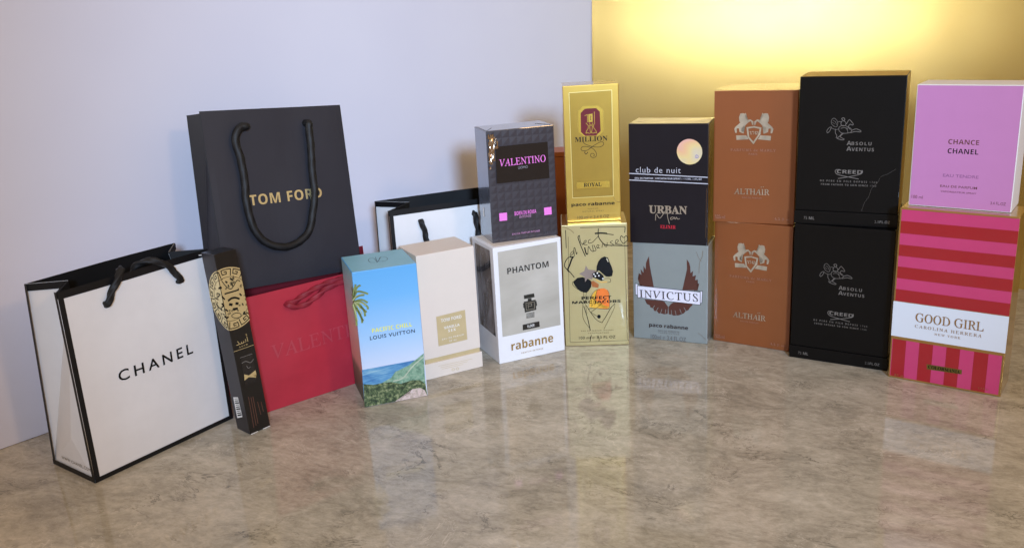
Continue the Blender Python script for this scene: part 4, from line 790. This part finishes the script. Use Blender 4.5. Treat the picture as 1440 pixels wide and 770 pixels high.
def make_bag(key, label, mo, mi, inset, ms=None, trim=None, category='gift bag', group=None, bulge=0.0, backh=0.0, seed=1.3):
    rot, loc, w, h, d, dt = bag_frame(key)
    t = thing('gift_bag', label, 'gift bag', loc, rot, group); th = .0005; hb = h + backh
    ms = ms or mo
    grid_panel('front_panel', ((0, 0, 0), (w, 0, 0), (w, 0, h), (0, 0, h)), 24, 24, bulge, th, [mo, mi], t, seed)
    grid_panel('back_panel', ((w, d, 0), (0, d, 0), (0, dt, hb), (w, dt, hb)), 6, 6, bulge, th, [mo, mi], t, 4.1)
    for s in (0, 1):
        x = 0 if s == 0 else w; k = inset * (1 if s == 0 else -1); zk = d * .5
        pts = [(x, d, 0), (x, d / 2, 0), (x, 0, 0), (x, dt, hb), (x + k, dt / 2, h), (x, 0, h), (x + k * .06, d / 2 - (d - dt) * .2, zk)]
        tr = [(0, 1, 6), (1, 2, 6), (2, 5, 4), (2, 4, 6), (0, 6, 4), (0, 4, 3)]
        if s: tr = [tuple(reversed(q)) for q in tr]
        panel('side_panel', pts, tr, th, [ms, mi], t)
        if trim:
            Q = [Vector(p) for p in pts]; out = Vector((-.0007 if s == 0 else .0007, 0, 0)); tz = Vector((0, 0, -trim * 1.5 / 1000))
            for a_, c_ in ((3, 4), (4, 5)):
                n_ = Vector((0, -.0007, 0)) if a_ == 3 else Vector((0, .0007, 0))
                bm = bmesh.new(); bm.faces.new([bm.verts.new(p + out + n_) for p in (Q[a_], Q[a_] + tz, Q[c_] + tz, Q[c_])]); finish('black_trim', bm, 'bagblack', t)
    panel('bottom_panel', [(0, 0, .0006), (w, 0, .0006), (w, d, .0006), (0, d, .0006)], [(3, 2, 1, 0)], th, [mo, mi], t)
    if trim:
        tw = trim
        def strip(pts, f):
            bm = bmesh.new(); (a0, b0), (a1, b1) = pts[0], pts[2]; n_ = 24; along = (a1 - a0) > (b1 - b0); pr = None
            for i_ in range(n_ + 1):
                s_ = i_ / n_
                q_ = [(a0 + (a1 - a0) * s_, b0), (a0 + (a1 - a0) * s_, b1)] if along else [(a1, b0 + (b1 - b0) * s_), (a0, b0 + (b1 - b0) * s_)]
                cur = [bm.verts.new(f(x_ / 1000, y_ / 1000, .0004)) for x_, y_ in q_]
                if pr: bm.faces.new((pr[0], cur[0], cur[1], pr[1]))
                pr = cur
            return bm
        def F(u, v, t_): return (u, -t_ - bulge * swell(u / w, v / h, seed), v)
        W_, H_ = w * 1000, h * 1000
        for q in ([(0, 0), (W_, 0), (W_, tw), (0, tw)], [(0, H_ - tw * 1.5), (W_, H_ - tw * 1.5), (W_, H_ + .3), (0, H_ + .3)], [(-.3, tw), (tw, tw), (tw, H_ - tw * 1.5), (-.3, H_ - tw * 1.5)], [(W_ - tw, tw), (W_, tw), (W_, H_ - tw * 1.5), (W_ - tw, H_ - tw * 1.5)]):
            finish('black_trim', strip(q, F), 'bagblack', t)
        # edge trim running up the side fold and along its foot
        for (ya, yb, yc, yd_) in ((0, tw * .9 / 1000, 0, tw * .9 / 1000), (d - tw * .9 / 1000, d, dt - tw * .9 / 1000, dt)):
            bm = bmesh.new(); bm.faces.new([bm.verts.new(p) for p in ((-.0006, yb, 0), (-.0006, ya, 0), (-.0006, yc, h), (-.0006, yd_, h))]); finish('black_trim', bm, 'bagblack', t)
        bm = bmesh.new(); bm.faces.new([bm.verts.new(p) for p in ((-.0008, d, 0), (-.0008, 0, 0), (-.0008, 0, tw * 1.2 / 1000), (-.0008, d, tw * 1.2 / 1000))]); finish('black_trim', bm, 'bagblack', t)
    prints(key, t, (w, d, h), front=lambda u, v, t_: (u, -t_ - bulge * swell(u / w, v / h, seed), v))
    return t, w, h, d, dt
def cord(t, pts, r, m, name='handle', lobes=0, per=10, depth=.2):
    P = spline([Vector(p) for p in pts], 24 if lobes else per)
    return finish(name, tube_bm(P, r, 15 if lobes else 10, lobes, depth=depth), m, t, smooth=True)
P3 = lambda key, lift: [(u / 1000, -lift, v / 1000) for u, v in PATHS[key]]

# white bag in front with its twisted cord flopped over the rim
t, w, h, d, dt = make_bag('CH1', 'white gift bag with black edges lettered CHANEL, standing at the far left', 'bagwhite', 'bagblackin', .024, trim=4.2, bulge=.0028, seed=1.3)
a, b_ = P3('CH1l', .0038), P3('CH1r', .0038)
cord(t, [(a[0][0], .002, a[0][2] - .001)] + a[:3] + [(a[3][0], .001, h + .0035), (a[3][0] + .004, .012, h - .002), (.067, .018, h - .016), (.074, .016, h - .012), (b_[4][0], .008, h + .001), (b_[3][0], -.001, h + .004)] + [b_[2], b_[1], b_[0]] + [(b_[0][0], .002, b_[0][2] - .001)], .0029, 'cordblack', lobes=3)
cord(t, [(.04, dt - .001, h - .022), (.04, dt - .004, h - .018), (.055, dt - .012, h - .024), (.08, dt - .014, h - .03), (.1, dt - .008, h - .02), (.105, dt - .001, h - .022)], .0029, 'cordblack', lobes=3)
s = [(u / 1000, -.002 - .004 * i, v / 1000) for i, (u, v) in enumerate(PATHS['string'])]
cord(t, [(s[0][0] - .002, .001, s[0][2])] + s[:4], .0006, 'threadwhite', 'string')

# second white bag at the back
t, w, h, d, dt = make_bag('CH2', 'white gift bag with black edges, half hidden behind the cream box', 'bagwhite', 'bagblackin', .032, trim=4.2, bulge=.002, seed=7.7)
a, b_ = P3('CH2l', .0036), P3('CH2r', .0036)
cord(t, [(a[0][0], .002, a[0][2] + .001)] + a + [(.045, -.0036, .105), (.06, -.0036, .09), (.075, -.0036, .088), (.092, -.0036, .1), (.0995, -.0036, .118)] + b_[::-1] + [(b_[0][0], .002, b_[0][2] + .001)], .0029, 'cordblack', lobes=3)

# red bag and the dark bag standing in its mouth
t, w, h, d, dt = make_bag('RED', 'red gift bag holding the dark bag, behind the slim black box', 'bagred', 'bagredshade', .02, backh=.007, bulge=.0022, seed=3.9)
cord(t, [(.0495, .002, .1045)] + P3('REDa', .0022) + [(.126, -.0024, .1105), (.128, .002, .108)], .0026, 'cordred', lobes=3)
cord(t, [(.0495, .002, .103)] + P3('REDb', .0052) + [(.124, -.0042, .1085), (.128, .002, .1055)], .0026, 'cordred', lobes=3)
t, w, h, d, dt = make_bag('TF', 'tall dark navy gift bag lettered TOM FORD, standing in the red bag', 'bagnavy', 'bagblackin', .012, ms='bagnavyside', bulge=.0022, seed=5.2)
rj = random.Random(5); a = [(x + rj.uniform(-.0006, .0006) - (.0024 if x > .1 else 0), y - rj.uniform(0, .0012), z) for x, y, z in P3('TF', .0062)]
cord(t, [(a[0][0], .002, a[0][2])] + a[:] + [(a[-1][0], .002, a[-1][2] + .001)], .0039, 'cordblack', lobes=5, depth=.05)

# ------------------------------------------------------------------ slim black box with gold medallion
rot, loc, w, h, d, dt = bag_frame('ASAD')
t = thing('cosmetic_box', 'slim upright black box with gold medallion, leaning in front of the red bag', 'perfume box', loc, rot)
carton(t, w, d, h, ['asadblack', 'asadside'], (0, 1, 1, 1, 0, 0), .0005)
cx, cz, RR = 6.8, 133.8, 29.5
def clip(poly, fn):
    out = []
    for i in range(len(poly)):
        a, b_ = poly[i], poly[(i + 1) % len(poly)]; fa, fb = fn(a), fn(b_)
        if fa >= 0: out.append(a)
        if fa * fb < 0:
            s_ = fa / (fa - fb); out.append((a[0] + (b_[0] - a[0]) * s_, a[1] + (b_[1] - a[1]) * s_))
    return out
def wrapped(polys, name, m, lay):
    bm = bmesh.new(); W_, D_ = w * 1000 + .05, d * 1000 + .05
    for p in polys:
        for face, lims in (('F', (lambda q: q[0], lambda q: W_ - q[0])), ('L', (lambda q: -q[0], lambda q: q[0] + D_))):
            q = p
            for fn in lims: q = clip(q, fn) if len(q) > 2 else []
            if len(q) > 2:
                f = place(face, (w, d, h)); fc = bm.faces.new([bm.verts.new(f(u / 1000, v / 1000, lay * LAY)) for u, v in q])
    return finish(name, bm, m, t)
medal = wrapped([[(cx + RR * math.cos(a), cz + RR * math.sin(a)) for a in [2 * math.pi * i / 72 for i in range(72)]]], 'gold_medallion', 'goldfoil', 4)
key = []; unit = [(.0, .0), (.0, .95), (.78, .95), (.78, .28), (.38, .28), (.38, .62), (.58, .62)]; N = 14
def pol(a, r): return (cx + r * math.cos(a), cz + r * math.sin(a))
def arcstroke(p, q, wd):
    (a0, r0), (a1, r1) = p, q; k_ = max(1, int(abs(a1 - a0) / .06)); out = []
    for i in range(k_):
        s0, s1 = i / k_, (i + 1) / k_; A = Vector(pol(a0 + (a1 - a0) * s0, r0 + (r1 - r0) * s0)); B_ = Vector(pol(a0 + (a1 - a0) * s1, r0 + (r1 - r0) * s1))
        T_ = (B_ - A).normalized(); n_ = Vector((-T_.y, T_.x)) * wd / 2; A = A - T_ * wd * .3; B_ = B_ + T_ * wd * .3
        out.append([tuple(A + n_), tuple(A - n_), tuple(B_ - n_), tuple(B_ + n_)])
    return out
r_in, r_out = RR * .74, RR * .955
for i in range(N):
    a0 = 2 * math.pi * i / N; da = 2 * math.pi / N
    P_ = [(a0 + u * da, r_in + v * (r_out - r_in)) for u, v in unit]
    for p, q in zip(P_, P_[1:]): key += arcstroke(p, q, .85)
rq = random.Random(11)
for i in range(46):                           # fine curled ornament round the mask
    a0, r0 = rq.uniform(0, 6.28), RR * math.sqrt(rq.uniform(.12, .47)); px, pz = pol(a0, r0); th_ = rq.uniform(0, 6.28); last = None
    for s_ in range(7):
        q_ = Vector((px, pz)) + Vector((math.cos(th_), math.sin(th_))) * .55
        T_ = (q_ - Vector((px, pz))).normalized(); n_ = Vector((-T_.y, T_.x)) * .26
        key.append([tuple(Vector((px, pz)) + n_), tuple(Vector((px, pz)) - n_), tuple(q_ - n_), tuple(q_ + n_)]); px, pz = q_; th_ += .75
for i in range(48): key += arcstroke((i * 2 * math.pi / 48, RR * .70), ((i + 1) * 2 * math.pi / 48, RR * .70), .4)
wrapped(key, 'key_pattern', 'ink', 5).parent = medal
prints('ASAD', t, (w, d, h))
for o in [c for c in t.children if c.name.startswith('medallion_relief')]: o.parent = medal
finish('bottom_flap', box_bm(.0005, .008, -.0006, .004, -.0001, .0004, 0), 'white_ink', t); finish('bottom_flap', box_bm(.014, .0216, -.0006, .004, -.0001, .0004, 0), 'white_ink', t)
